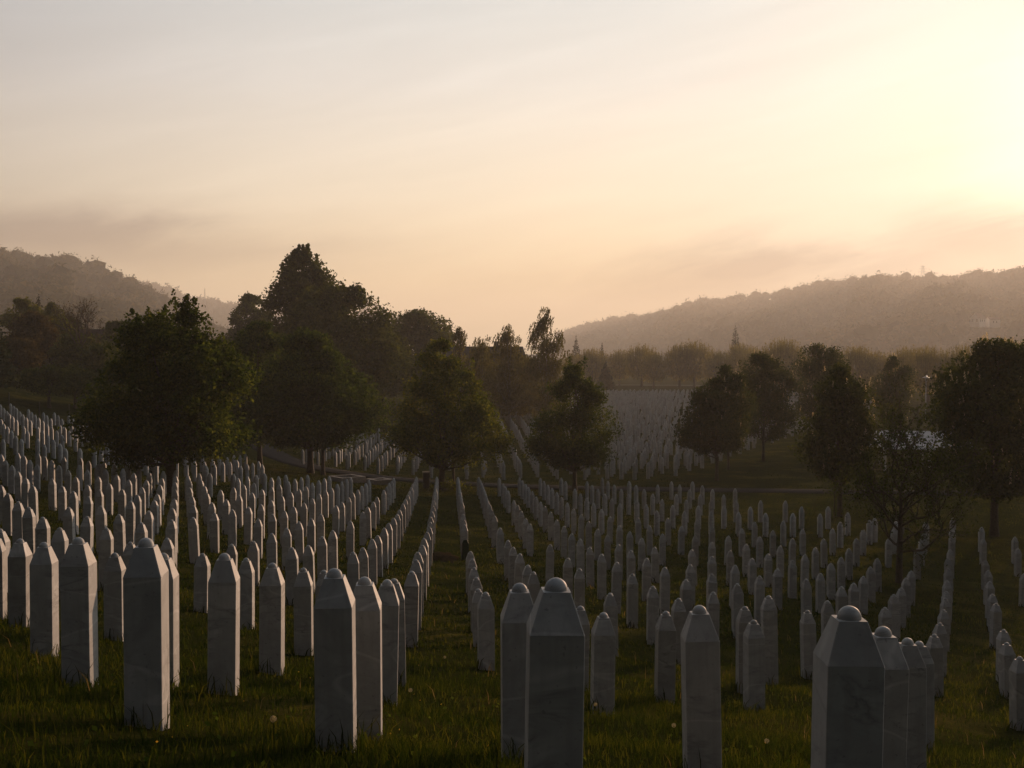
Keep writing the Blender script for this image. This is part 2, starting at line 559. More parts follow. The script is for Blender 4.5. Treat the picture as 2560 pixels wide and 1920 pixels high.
def ribbon(name, pts, width, mat, lift=0.05):
    """a flat band draped over the ground along a plan polyline, with a rim that reaches into the soil"""
    pts = np.array(pts, float)
    seg = np.concatenate([[0], np.cumsum(np.linalg.norm(np.diff(pts, axis=0), axis=1))])
    s = np.arange(0, seg[-1], 0.8)
    px = np.interp(s, seg, pts[:, 0])
    py = np.interp(s, seg, pts[:, 1])
    for _ in range(40):
        px[1:-1] = (px[:-2] + px[2:] + 2 * px[1:-1]) / 4
        py[1:-1] = (py[:-2] + py[2:] + 2 * py[1:-1]) / 4
    tx, ty = np.gradient(px), np.gradient(py)
    ln = np.hypot(tx, ty)
    nx_, ny_ = -ty / ln, tx / ln
    offs = np.array([-width / 2, -width / 2, -width / 6, width / 6, width / 2, width / 2])
    dz = np.array([-.3, lift, lift + .02, lift + .02, lift, -.3])
    X = px[:, None] + nx_[:, None] * offs
    Y = py[:, None] + ny_[:, None] * offs
    Z = ground(X, Y) + dz
    k = len(offs)
    ii = np.arange(len(px) * k).reshape(-1, k)
    f = np.stack([ii[:-1, :-1], ii[:-1, 1:], ii[1:, 1:], ii[1:, :-1]], -1).reshape(-1, 4)
    return link(name, idx_np(name, np.stack([X, Y, Z], -1), f, mat))


path = ribbon('path', [(-26, 118), (-22, 108), (-18.5, 99), (-14.5, 91.5), (-9, 86.5), (-3, 83.6), (4, 81.8), (12, 81), (20, 80), (26, 77.5), (34, 75), (48, 73)], 2.6, M['asphalt'], 0.025)
tag(path, 'grey asphalt footpath crossing below the near graves', 'path', kind='structure')
road = ribbon('road', [(-60, 352), (0, 346), (50, 336), (110, 318), (200, 280)], 8, M['pale_road'], 0.08)
tag(road, 'pale road beyond the far graves under the avenue trees', 'road', kind='structure')

# ------------------------------------------------------------------ hills and woods
def hill(name, ridge, base_d, back_d, treeh, label, steps=14, bulge=0.0):
    """ridge: list of (u, v, depth) of the wooded skyline; base_d(u) where the slope leaves the valley floor"""
    rd = np.array(ridge, float)
    us = np.linspace(rd[0, 0], rd[-1, 0], 90)
    v = np.interp(us, rd[:, 0], rd[:, 1])
    d = np.interp(us, rd[:, 0], rd[:, 2])
    rows = []
    top = np.array([at(a, b_, c_) for a, b_, c_ in zip(us, v, d)])
    top[:, 2] -= treeh
    bd = np.array([base_d(a) for a in us])
    bot = np.array([at(a, 900, c_) for a, c_ in zip(us, bd)])
    bot[:, 2] = ground(bot[:, 0], bot[:, 1]) - 2.0
    back = np.array([at(a, 900, c_) for a, c_ in zip(us, d + back_d)])
    back[:, 2] = -3
    for tt in np.linspace(0, 1, steps):
        p = bot * (1 - tt) + top * tt
        e = tt ** (1.0 + bulge)
        p[:, 2] = bot[:, 2] * (1 - e) + top[:, 2] * e
        fold = np.sin(us * .011 + 3.1 * tt) + .6 * np.sin(us * .027 - 4.0 * tt + 1.0)
        p[:, 2] += fold * (top[:, 2] - bot[:, 2]) * .10 * math.sin(math.pi * tt)
        p[:, 1] += fold * (top[:, 1] - bot[:, 1]) * .05 * math.sin(math.pi * tt)
        rows.append(p)
    rows.append(top * .6 + back * .4 + np.array((0, 0, 1.0)))
    rows.append(back)
    g = np.array(rows)
    k = g.shape[1]
    ii = np.arange(g.shape[0] * k).reshape(-1, k)
    f = np.stack([ii[:-1, :-1], ii[:-1, 1:], ii[1:, 1:], ii[1:, :-1]], -1).reshape(-1, 4)
    o = link(name, idx_np(name, g.reshape(-1, 3), f, M['hill_turf'], True))
    tag(o, label, 'hill', kind='structure')
    return g[:steps]


ico_v = []
ph = (1 + 5 ** .5) / 2
for a in (-1, 1):
    for b_ in (-ph, ph):
        ico_v += [(0, a, b_), (a, b_, 0), (b_, 0, a)]
ico_v = np.array(ico_v) / math.hypot(1, ph)
_f = []
for i in range(12):
    for j in range(i + 1, 12):
        for k in range(j + 1, 12):
            e = [np.linalg.norm(ico_v[a] - ico_v[b_]) for a, b_ in ((i, j), (j, k), (i, k))]
            if max(e) < 1.1:
                nrm = np.cross(ico_v[j] - ico_v[i], ico_v[k] - ico_v[i])
                _f.append((i, j, k) if nrm @ ico_v[i] > 0 else (i, k, j))
ico_f = np.array(_f)


def unit(n):
    d = rng.normal(size=(n, 3))
    return d / np.linalg.norm(d, axis=1)[:, None]


def wood(name, pts, size, mat, label, nleaf=52, leaf=0.095):
    """a wood seen from afar: lumpy crowns of loose leaf clumps round a solid core"""
    n = len(pts)
    hs = size * rng.uniform(.6, 1.3, n) * np.where(rng.uniform(0, 1, n) < .12, 1.35, 1)
    ws = hs * rng.uniform(.42, .62, n)
    c = pts + np.stack([0 * hs, 0 * hs, hs * .5], -1)
    rad = np.stack([ws, ws, hs * .55], -1)
    core = c[:, None] + ico_v[None] * rad[:, None] * .80 * rng.uniform(.8, 1.15, (n, 12, 1))
    tri = core[:, ico_f].reshape(-1, 3)
    d = unit(n * nleaf).reshape(n, nleaf, 3)
    lump = 1 + .22 * np.sin(d[..., :1] * 5 + rng.uniform(0, 6, (n, 1, 1))) * np.cos(d[..., 2:] * 4 + rng.uniform(0, 6, (n, 1, 1)))
    p = c[:, None] + d * rad[:, None] * lump * rng.uniform(.78, 1.02, (n, nleaf, 1))
    s = (hs * leaf)[:, None, None, None]
    tr = p[:, :, None] + rng.normal(size=(n, nleaf, 3, 3)) * s * .62
    allv = np.concatenate([tri, tr.reshape(-1, 3)])
    o = link(name, poly_np(name, allv, 3, mat))
    tag(o, label, 'woodland', kind='stuff')
    return o


def scatter_grid(g, n, lo=0.0, hi=1.0, avoid=None):
    out = []
    R_, K_ = g.shape[0], g.shape[1]
    while len(out) < n:
        a = rng.uniform(lo, hi) * (R_ - 1)
        b_ = rng.uniform(0, 1) * (K_ - 1)
        i, j = min(int(a), R_ - 2), min(int(b_), K_ - 2)
        fa, fb = a - i, b_ - j
        p = (g[i, j] * (1 - fa) * (1 - fb) + g[i + 1, j] * fa * (1 - fb) + g[i, j + 1] * (1 - fa) * fb + g[i + 1, j + 1] * fa * fb)
        if avoid is not None and avoid(p):
            continue
        out.append(p)
    return np.array(out)


def ridge_pts(g, n):
    k = g.shape[1]
    b_ = np.sort(rng.uniform(0, k - 1.001, n))
    j = b_.astype(int)
    f = (b_ - j)[:, None]
    return g[-1, j] * (1 - f) + g[-1, j + 1] * f


# right ridge
RR = [(1395, 836, 3383), (1440, 822, 3312), (1480, 812, 3206), (1560, 800, 3063), (1640, 788, 2921), (1712, 768, 2813), (1800, 752, 2707), (1880, 744, 2617), (1965, 730, 2528), (2060, 715, 2457), (2140, 706, 2386), (2230, 700, 2332), (2310, 702, 2296), (2420, 694, 2243), (2500, 690, 2172), (2560, 680, 2101), (2700, 676, 2030), (3000, 670, 1923)]
gr = hill('hill', RR, lambda u: np.interp(u, [1395, 1700, 2100, 3000], [1900, 1350, 950, 800]), 600, 11.0, 'wooded ridge on the far side of the valley')
HOUSE = at(2445, 809, 1080)


def house_clear(p):
    q = p - HOUSE
    dx, dy = q[0], q[1]
    return (-30 < dx < 46 and -250 < dy < 20) or (-40 < dx < 120 and -150 < dy < -10)


wood('hillside_woods', np.concatenate([scatter_grid(gr, 4600, .06, 1.0, house_clear), ridge_pts(gr, 380)]), 17.5, M['wood_leaf'],
     'hazy mixed woodland covering the ridge across the valley')
fu = np.linspace(2360, 2760, 26)
uu = np.linspace(RR[0][0], RR[-1][0], 90)
fy = np.linspace(HOUSE[1] - 130, HOUSE[1] - 14, 7)
fp = []
for u_ in fu:
    j = np.abs(uu - u_).argmin()
    colp = gr[:, j]
    for y_ in fy:
        fp.append([np.interp(y_, colp[:, 1], colp[:, a]) for a in range(3)])
fp = np.array(fp) + np.array((0, 0, .8))
ii = np.arange(len(fp)).reshape(26, 7)
tag(link('field', idx_np('field', fp, np.stack([ii[:-1, :-1], ii[1:, :-1], ii[1:, 1:], ii[:-1, 1:]], -1).reshape(-1, 4), M['field'], True)),
    'pale sloping field below the white house', 'field', kind='structure')
# left ridges
LR = [(-1500, 640, 1250), (-900, 620, 1210), (-420, 610, 1179), (-120, 618, 1199), (0, 628, 1220), (60, 640, 1242), (110, 646, 1252), (165, 640, 1263), (195, 655, 1273), (230, 668, 1284), (300, 692, 1314), (350, 715, 1347), (430, 762, 1389), (500, 805, 1452), (570, 850, 1516), (620, 872, 1557)]
gl = hill('hill', LR, lambda u: np.interp(u, [-420, 300, 620], [540, 600, 900]), 420, 10.0, 'steep wooded hillside above the village on the near left')
wood('hillside_woods', np.concatenate([scatter_grid(gl, 3700, .10, 1.0), ridge_pts(gl, 330)]), 13.5, M['wood_leaf'],
     'hazy woodland covering the steep hillside behind the left trees')
LR2 = [(150, 690, 2701), (320, 703, 2779), (420, 727, 2831), (480, 747, 2881), (560, 758, 2933), (640, 775, 2985), (700, 800, 3037), (790, 850, 3088)]
gl2 = hill('hill', LR2, lambda u: np.interp(u, [150, 790], [1700, 2100]), 600, 12.0, 'paler second ridge fading into the fog')
wood('hillside_woods', np.concatenate([scatter_grid(gl2, 420, .3, 1.0), ridge_pts(gl2, 130)]), 17.0, M['wood_leaf'], 'pale woodland on the second ridge in the fog', 50, .2)
LR3 = [(860, 800, 3989), (905, 775, 3989), (940, 767, 3989), (968, 782, 3989), (985, 800, 3989), (1010, 830, 3989)]
gl3 = hill('hill', LR3, lambda u: 3500, 400, 18.0, 'faint far hilltop rising out of the fog')
wood('hillside_woods', np.concatenate([scatter_grid(gl3, 60, .3, 1.0), ridge_pts(gl3, 26)]), 20.0, M['wood_leaf'], 'faint woodland on the farthest hilltop', 50, .2)

# ------------------------------------------------------------------ gravestones
STONES = {
 'RA': [(1.3,4.58,-0.01),(2.05,6.56,-0.07),(3.17,9.37,0.0),(4.28,12.29,0.03),(7.19,19.91,-0.07),(8.72,23.91,-0.09),(10.37,28.21,-0.14),(11.8,31.97,-0.17),(12.88,34.79,-0.24),(13.1,35.34,0.0),(14.54,39.14,0.0),(15.89,42.68,0.0),(17.18,46.04,0.0),(18.65,49.88,0.0),(20.0,53.44,0.0),(21.42,57.15,0.0)],
 'R1': [(0.16,4.73,-0.02),(0.05,6.97,-0.04),(-0.36,16.38,-0.13),(-0.52,19.24,-0.18),(-0.64,21.55,-0.17),(-0.82,24.97,-0.19),(-0.93,27.12,-0.15),(-1.01,28.59,-0.05),(-1.54,38.06,0.0),(-1.68,40.75,0.0),(-1.8,43.4,0.0),(-1.99,47.29,0.0),(-2.13,50.1,0.0),(-2.28,52.69,0.0),(-2.41,55.08,0.0),(-2.55,57.64,0.0),(-2.68,59.96,0.0),(-2.82,62.55,-0.0),(-2.97,65.48,-0.0),(-3.14,68.8,-0.0),(-3.33,72.49,-0.0)],
 'L1': [(-1.03,6.87,-0.04),(-1.01,8.08,-0.03),(-1.14,10.49,-0.02),(-1.28,12.92,-0.01),(-1.55,17.87,0.01),(-1.69,20.42,0.08),(-1.83,22.86,0.11),(-2.0,25.97,0.09),(-2.17,29.03,0.07),(-2.35,32.31,0.02),(-2.5,35.11,0.0),(-2.65,37.96,0.0),(-2.8,40.56,0.0),(-2.93,43.09,0.0),(-3.16,46.99,0.0),(-3.33,49.92,0.0),(-3.49,52.91,0.0),(-3.65,55.61,0.0),(-3.82,58.65,0.0),(-4.0,61.8,-0.0),(-4.18,64.86,-0.0),(-4.35,67.97,-0.0),(-4.55,71.16,-0.0)],
 'LN1': [(-2.17,6.97,-0.01),(-3.43,9.31,0.04),(-3.02,10.16,0.02),(-4.76,11.95,0.01),(-6.09,14.54,-0.01),(-7.0,15.94,-0.06),(-4.06,17.92,-0.12),(-5.16,19.52,-0.15)],
 'R3': [(1.23,7.56,-0.01),(1.89,14.52,-0.03),(1.73,20.36,-0.08),(1.47,25.68,0.03),(1.34,28.37,0.03),(1.08,33.78,-0.01),(0.64,41.46,0.0),(0.52,44.23,0.0),(0.38,47.98,0.0),(0.24,51.23,0.0),(0.09,54.22,0.0),(-0.19,61.13,0.0),(-0.36,64.58,-0.0),(-0.51,67.46,-0.0),(-0.8,74.16,0.0)],
 'L2': [(-2.32,9.42,0.02),(-2.47,12.06,0.02),(-2.61,14.71,-0.02),(-2.74,17.07,-0.08),(-3.02,22.41,-0.03),(-3.18,25.24,-0.05),(-3.33,28.01,-0.04),(-3.46,30.44,-0.03),(-3.6,33.13,-0.05),(-3.65,34.84,0.0),(-3.79,37.53,0.0),(-3.93,40.23,0.0),(-4.09,43.02,0.0),(-4.31,46.45,0.0),(-4.47,49.37,0.0),(-4.64,52.37,0.0),(-4.8,55.17,0.0),(-5.01,58.58,0.0),(-5.19,61.64,-0.0),(-5.26,63.52,-0.0),(-5.42,66.14,-0.0),(-5.64,69.48,-0.0)],
 'R2': [(0.94,12.22,-0.09),(0.83,14.53,-0.04),(0.43,22.46,-0.01),(0.3,25.18,0.01),(0.17,27.81,0.03),(0.03,30.65,0.02),(-0.11,33.34,-0.0),(-0.38,38.3,0.0),(-0.66,43.85,0.0),(-0.83,47.49,0.0),(-0.98,50.64,0.0),(-1.11,53.14,0.0),(-1.27,56.83,0.0),(-1.4,59.92,0.0),(-1.56,63.34,-0.0),(-1.71,66.53,-0.0),(-1.89,70.38,-0.0),(-2.09,73.96,-0.0)],
 'LN2': [(-4.88,14.44,-0.07),(-7.99,18.43,-0.06),(-7.47,19.43,-0.02),(-6.46,19.92,-0.1),(-7.44,21.52,0.03),(-8.26,26.21,-0.11),(-7.92,27.3,-0.03)],
 'R4': [(3.12,15.1,0.01),(3.36,16.91,0.13),(2.88,20.34,-0.02),(2.76,23.02,-0.0),(2.64,25.78,0.02),(2.52,28.47,0.05),(2.39,31.23,0.03),(2.27,34.1,-0.06),(2.13,36.5,0.0),(1.99,39.3,0.0),(1.86,42.1,0.0),(1.72,44.83,0.0),(1.61,48.58,0.0),(1.47,51.79,0.0),(1.33,54.54,0.0),(1.19,57.92,0.0),(1.07,61.84,0.0),(0.92,65.36,-0.0),(0.79,68.17,-0.0),(0.64,72.04,0.0),(0.49,75.42,0.0)],
 'RB': [(7.26,16.71,-0.05),(9.09,21.47,-0.11),(10.03,23.92,-0.05),(12.47,30.27,0.01),(13.71,33.5,-0.04),(14.87,36.52,0.0),(16.16,39.89,0.0),(17.53,43.5,0.0),(20.2,50.4,0.0),(21.61,54.12,0.0)],
 'R5': [(4.16,18.92,0.26),(3.98,23.28,-0.0),(3.86,26.06,0.02),(3.74,28.77,0.05),(3.62,31.67,0.02),(3.48,34.32,0.0),(3.32,36.56,0.0),(3.21,39.59,0.0),(3.08,42.34,0.0),(2.96,45.24,0.0),(2.87,48.98,0.0),(2.74,52.16,0.0),(2.6,55.26,0.0),(2.48,58.75,0.0),(2.37,62.11,0.0),(2.24,65.63,-0.0),(2.09,68.45,-0.0),(1.96,72.13,0.0),(1.83,75.88,0.0)],
 'R6': [(5.14,20.29,0.03),(4.95,25.72,0.09),(4.85,28.51,0.06),(4.75,31.28,0.03),(4.5,36.85,0.0),(4.41,39.95,0.0),(4.25,42.37,0.0),(4.14,45.32,0.0),(4.08,49.06,0.0),(4.01,52.67,0.0),(3.89,55.99,0.0),(3.79,59.45,0.0),(3.63,62.29,0.0),(3.54,66.05,-0.0),(3.32,72.92,0.0),(3.2,76.42,0.0)],
 'L11': [(-6.48,22.18,-0.06),(-8.85,30.67,0.1),(-10.61,36.94,0.0),(-11.96,41.71,0.0),(-13.44,46.95,0.0),(-14.68,51.36,0.0),(-15.97,55.89,0.0)],
 'L3': [(-4.17,22.32,-0.04),(-5.82,24.3,-0.24),(-4.32,25.07,-0.1),(-5.56,25.3,-0.17),(-5.57,27.3,-0.1),(-4.46,27.65,-0.04),(-4.59,30.15,-0.04),(-4.74,34.42,0.0),(-5.05,39.82,0.0),(-5.23,42.77,0.0),(-5.44,46.1,0.0),(-5.64,49.17,0.0),(-5.95,54.59,0.0),(-6.1,57.39,0.0),(-6.33,60.66,-0.0),(-6.4,62.65,-0.0),(-6.64,66.16,-0.0)],
 'LM': [(-8.95,22.42,0.02),(-10.22,24.92,0.05),(-9.14,25.21,-0.01),(-11.46,27.32,0.05),(-10.5,27.91,0.01),(-9.4,28.21,-0.06),(-10.01,28.71,0.09),(-9.24,29.9,-0.01),(-13.67,31.91,-0.01),(-10.52,32.4,0.04),(-12.1,33.5,0.01),(-12.63,33.9,0.12),(-13.99,34.41,0.14),(-15.15,34.91,0.01),(-11.06,36.39,-0.08),(-11.88,37.28,0.0),(-13.18,37.58,0.0),(-14.61,38.26,0.0),(-11.76,39.01,0.0),(-13.13,39.65,0.0),(-14.47,40.11,0.0),(-16.84,40.72,0.0),(-16.32,41.81,0.0),(-13.21,42.03,0.0),(-14.53,42.46,0.0),(-16.37,44.24,0.0),(-18.59,44.38,0.0),(-13.37,44.74,0.0),(-14.65,45.0,0.0),(-16.31,46.38,0.0),(-14.65,47.12,0.0),(-18.1,47.96,0.0),(-20.4,48.02,0.0),(-16.26,48.47,0.0),(-14.7,49.41,0.0),(-20.13,49.89,0.0),(-18.1,50.28,0.0),(-16.24,50.55,0.0),(-22.02,51.21,0.0),(-19.79,51.47,0.0),(-17.83,51.71,0.0),(-16.18,52.52,0.0),(-21.64,52.86,0.0),(-19.44,52.93,0.0),(-17.63,53.37,0.0),(-21.23,54.32,0.0),(-16.09,54.33,0.0),(-19.25,54.72,0.0),(-23.74,54.75,0.0),(-17.54,55.33,0.0),(-23.01,55.54,0.0),(-18.92,55.99,0.0),(-17.27,56.52,0.0),(-18.47,56.71,0.0),(-22.5,56.72,0.0),(-20.4,56.73,0.0),(-24.07,57.37,0.0),(-21.99,57.79,0.0),(-20.06,57.85,0.0),(-23.44,58.29,0.0),(-21.46,58.55,0.0),(-18.57,61.38,0.0)],
 'R7': [(6.45,23.92,0.05),(6.23,29.56,0.05),(6.12,32.4,0.01),(6.04,35.47,0.0),(5.73,37.14,0.0),(5.47,42.76,0.0),(5.39,45.95,0.0),(5.35,49.64,0.0),(5.22,56.8,0.0),(5.08,59.75,0.0),(4.98,63.05,0.0),(4.88,66.78,0.0),(4.77,69.98,0.0),(4.68,73.38,0.0)],
 'RT': [(8.23,25.84,-0.03),(9.51,29.19,0.03),(10.7,32.31,-0.03),(11.66,34.77,0.0),(12.89,37.99,0.0),(15.58,45.18,0.0),(17.1,49.11,0.0),(18.38,52.41,0.0),(19.48,55.34,0.0)],
 'R8': [(7.66,27.24,0.16),(7.55,30.09,0.08),(7.45,32.98,0.03),(7.41,36.24,0.0),(7.12,38.34,0.0),(6.98,41.08,0.0),(6.78,43.53,0.0),(6.73,46.8,0.0),(6.67,50.24,0.0),(6.65,53.98,0.0),(6.54,57.27,0.0),(6.36,59.88,0.0),(6.34,63.87,0.0),(6.27,67.51,0.0),(6.16,70.82,0.0),(6.06,74.33,0.0),(5.92,77.18,0.0)],
 'L8': [(-7.85,29.1,0.0),(-9.32,36.43,0.0),(-11.08,44.79,0.0),(-11.17,47.11,0.0),(-11.3,49.63,0.0),(-11.44,52.14,0.0),(-11.64,56.94,0.0),(-11.63,58.63,0.0),(-11.65,60.61,0.0)],
 'L4': [(-5.65,29.49,-0.06),(-5.79,32.07,-0.06),(-5.93,34.75,-0.07),(-5.85,35.94,0.0),(-6.2,41.33,0.0),(-6.47,44.72,0.0),(-6.66,47.86,0.0),(-6.89,50.89,0.0),(-6.96,53.08,0.0),(-7.2,56.37,0.0),(-7.34,59.03,0.0),(-7.52,61.95,-0.0)],
 'R9': [(8.91,30.6,0.08),(8.8,33.49,0.02),(8.76,36.73,0.0),(8.47,38.89,0.0),(8.27,41.46,0.0),(8.14,44.36,0.0),(8.09,47.66,0.0),(8.03,50.96,0.0),(8.0,54.53,0.0),(7.89,57.71,0.0),(7.79,61.07,0.0),(7.73,64.57,0.0),(7.63,67.92,0.0),(7.5,71.1,0.0),(7.4,74.31,0.0)],
 'L5': [(-7.0,32.38,-0.06),(-7.14,34.98,-0.07),(-6.97,35.94,0.0),(-7.24,39.04,0.0),(-7.29,41.14,0.0),(-7.62,44.8,0.0),(-7.82,47.69,0.0),(-7.98,50.43,0.0),(-8.11,52.85,0.0),(-8.38,56.42,0.0),(-8.48,58.71,0.0),(-8.62,61.37,-0.0),(-8.68,63.36,-0.0)],
 'L7': [(-8.19,32.39,-0.03),(-9.45,38.88,0.0),(-9.67,41.74,0.0),(-9.89,44.73,0.0),(-10.09,47.45,0.0),(-10.16,49.77,0.0),(-10.31,52.27,0.0),(-10.48,55.1,0.0),(-10.63,57.64,0.0),(-10.65,59.49,0.0),(-10.84,62.39,-0.0)],
 'L6': [(-8.15,34.25,0.0),(-8.16,36.33,0.0),(-8.25,38.62,0.0),(-8.48,41.51,0.0),(-8.72,44.53,0.0),(-8.92,47.41,0.0),(-9.04,49.85,0.0),(-9.19,52.57,0.0),(-9.45,55.67,0.0),(-9.54,58.05,0.0),(-9.63,60.41,0.0),(-9.75,62.78,-0.0)],
 'R10': [(10.28,34.41,0.0),(10.12,37.26,0.0),(9.82,39.43,0.0),(9.59,42.01,0.0),(9.5,45.07,0.0),(9.41,48.09,0.0),(9.39,55.39,0.0),(9.21,58.14,0.0),(10.59,58.76,0.0),(9.1,61.38,0.0),(9.07,64.91,0.0),(8.89,71.78,0.0)],
 'L9': [(-9.36,34.54,0.0),(-10.81,41.74,0.0),(-12.62,54.19,0.0),(-12.65,56.26,0.0),(-13.6,57.47,0.0),(-12.66,58.25,0.0)],
 'R11': [(11.46,37.48,0.0),(11.23,40.08,0.0),(10.95,42.39,0.0),(10.83,45.44,0.0),(10.77,48.54,0.0),(10.69,51.79,0.0),(10.74,55.75,0.0),(10.51,62.01,0.0),(10.43,65.18,0.0),(10.35,68.55,0.0),(10.29,72.18,0.0),(10.1,74.53,0.0)],
 'L10': [(-10.64,39.07,0.0),(-12.26,44.81,0.0),(-12.22,46.7,0.0),(-13.5,49.19,0.0),(-13.42,50.87,0.0),(-14.58,52.93,0.0),(-14.66,55.17,0.0),(-14.45,56.3,0.0)],
 'RC': [(17.49,40.18,0.0),(20.51,47.64,0.0),(21.9,51.2,0.0)],
 'R12': [(12.67,40.7,0.0),(12.46,43.44,0.0),(12.35,46.51,0.0),(12.34,49.9,0.0),(12.2,52.87,0.0),(12.1,56.11,0.0),(11.96,58.99,0.0),(11.85,62.19,0.0),(11.81,65.62,0.0),(11.77,69.05,0.0),(11.6,71.7,0.0),(11.45,74.65,0.0)],
 'R13': [(13.9,47.46,0.0),(13.84,50.73,0.0),(13.53,56.65,0.0),(13.25,62.7,0.0),(13.24,69.81,0.0)],
 'RTa': [(15.4,48.09,0.0),(16.89,52.09,0.0),(17.96,55.01,0.0)],
 'R14': [(15.33,51.36,0.0),(14.98,53.66,0.0),(14.93,56.99,0.0),(14.81,60.14,0.0),(14.63,62.97,0.0)],
 'R15': [(16.77,55.17,0.0),(17.29,56.07,0.0),(16.56,58.02,0.0),(16.28,60.58,0.0)],
 'LF': [(-12.68,60.31,0.0),(-16.26,62.58,0.0),(-16.42,64.97,-0.0),(-24.76,65.32,0.0),(-22.83,65.45,0.0),(-15.21,65.98,-0.0),(-17.9,66.4,-0.0),(-26.56,66.89,0.0),(-22.58,66.9,0.0),(-28.96,67.05,0.0),(-24.61,67.09,0.0),(-17.59,67.29,-0.0),(-20.9,67.29,-0.0),(-19.45,68.24,-0.0),(-16.83,68.53,-0.0),(-15.46,68.71,-0.0),(-24.43,68.9,0.0),(-28.87,69.34,0.0),(-16.62,69.4,-0.0),(-26.63,69.43,0.0),(-19.29,69.74,-0.0),(-14.81,69.83,-0.0),(-22.9,70.1,-0.0),(-21.21,70.36,-0.0),(-22.2,70.71,-0.0),(-21.74,71.11,-0.0),(-18.11,71.22,-0.0),(-15.7,71.3,-0.0),(-28.81,71.56,0.0),(-30.2,71.69,0.0),(-24.69,71.84,-0.0),(-28.21,72.5,0.0),(-22.38,72.75,-0.0),(-17.07,73.06,-0.0),(-19.84,73.36,-0.0),(-23.5,74.14,-0.0),(-25.87,74.24,-0.0),(-16.06,74.67,-0.0),(-24.87,74.75,-0.0),(-18.7,75.24,-0.0),(-18.38,76.03,-0.0),(-24.61,76.04,-0.0),(-32.36,76.2,0.0),(-20.21,76.76,-0.0),(-30.39,77.13,-0.0),(-24.98,77.97,-0.0),(-23.34,78.09,-0.0),(-32.22,78.37,-0.0),(-30.27,79.32,-0.0),(-26.98,79.55,-0.0),(-34.15,79.77,-0.0),(-27.71,80.41,0.0),(-32.36,81.26,0.0),(-26.83,81.29,0.0),(-19.24,81.52,0.0),(-30.3,81.83,0.0),(-35.32,81.92,0.0),(-22.85,82.17,0.0),(-19.0,82.34,0.0),(-34.2,82.54,0.0),(-27.83,82.71,0.0),(-32.26,83.5,0.0),(-22.87,84.38,0.0),(-33.96,84.41,0.0),(-19.26,85.11,0.0),(-32.16,85.6,0.0),(-37.27,86.0,0.0),(-33.77,86.46,0.0),(-31.93,87.38,0.0),(-37.07,88.17,0.0),(-33.5,88.27,0.0),(-31.4,88.33,0.0),(-34.92,88.54,0.0),(-36.86,90.22,0.0),(-33.44,90.45,0.0),(-34.75,90.63,0.0),(-38.63,91.19,0.0),(-36.66,92.08,0.0),(-38.16,92.62,0.0),(-33.38,92.73,0.0),(-34.79,93.09,0.0),(-39.88,93.5,0.0),(-38.04,94.76,0.0),(-34.58,94.89,0.0),(-39.62,95.49,0.0),(-41.09,95.92,0.0),(-37.79,96.6,0.0),(-34.55,97.03,0.0),(-35.12,97.58,0.0),(-39.53,97.73,0.0),(-41.01,98.26,0.0),(-37.65,98.61,0.0),(-42.67,98.99,0.0),(-39.31,99.61,0.0),(-40.86,100.28,0.0),(-42.86,101.98,0.0),(-38.12,102.28,0.0),(-44.42,102.39,0.0),(-39.48,102.55,0.0),(-40.87,102.83,0.0),(-42.4,103.4,0.0),(-43.92,103.95,0.0),(-39.52,105.13,0.0),(-40.84,105.22,0.0),(-44.92,105.66,0.0),(-39.11,106.5,0.0)],
}

SW = 0.22                                     # width of a stone
PW = 0.112                                    # width of the small platform under the dome
Z0, Z1, Z2, ZD = -0.45, 0.915, 1.08, 1.13     # foot, shoulder, platform, top of the dome


def frustum(mb, w0, z0, w1, z1, bev, cap_top, cap_bot):
    """square frustum with narrow bevelled arrises"""
    def ring(w, z, bv):
        h = w / 2
        return [(-h + bv, -h, z), (h - bv, -h, z), (h, -h + bv, z), (h, h - bv, z), (h - bv, h, z), (-h + bv, h, z), (-h, h - bv, z), (-h, -h + bv, z)]
    v = ring(w0, z0, bev) + ring(w1, z1, bev * .8)
    f = [(j, (j + 1) % 8, 8 + (j + 1) % 8, 8 + j) for j in range(8)]
    if cap_top:
        f.append(tuple(range(8, 16)))
    if cap_bot:
        f.append(tuple(range(8))[::-1])
    mb.add(v, f)


def dome_prof(n=7, r=0.047):
    h = ZD - Z2
    return [(r, Z2 - .004)] + [(max(r * math.cos(a), .001), Z2 + .003 + (h - .003) * math.sin(a)) for a in np.linspace(0, math.pi / 2, n)]


mb = MB(); frustum(mb, SW * 1.0, Z0, SW, Z1, .004, True, True); me_shaft = mb.mesh('shaft', M['marble'])
mb = MB(); frustum(mb, SW, Z1 + .001, PW, Z2, .004, True, True); me_cap = mb.mesh('cap', M['marble'])
mb = MB(); mb.lathe(dome_prof(), 18); me_dome = mb.mesh('dome', M['marble'], True)
mb = MB(); frustum(mb, SW, Z0, SW, Z1, .004, False, True); frustum(mb, SW, Z1, PW, Z2, .004, True, False); mb.lathe(dome_prof(4), 8)
me_whole = mb.mesh('gravestone', M['marble'])

ORD = ('first second third fourth fifth sixth seventh eighth ninth tenth eleventh twelfth thirteenth fourteenth fifteenth sixteenth seventeenth '
       'eighteenth nineteenth twentieth').split()


def ordw(i):
    if i < 20:
        return ORD[i]
    return {2: 'twenty', 3: 'thirty'}[(i + 1) // 10] + '-' + ORD[(i + 1) % 10 - 1] if (i + 1) % 10 else {30: 'thirtieth', 40: 'fortieth'}[i + 1]


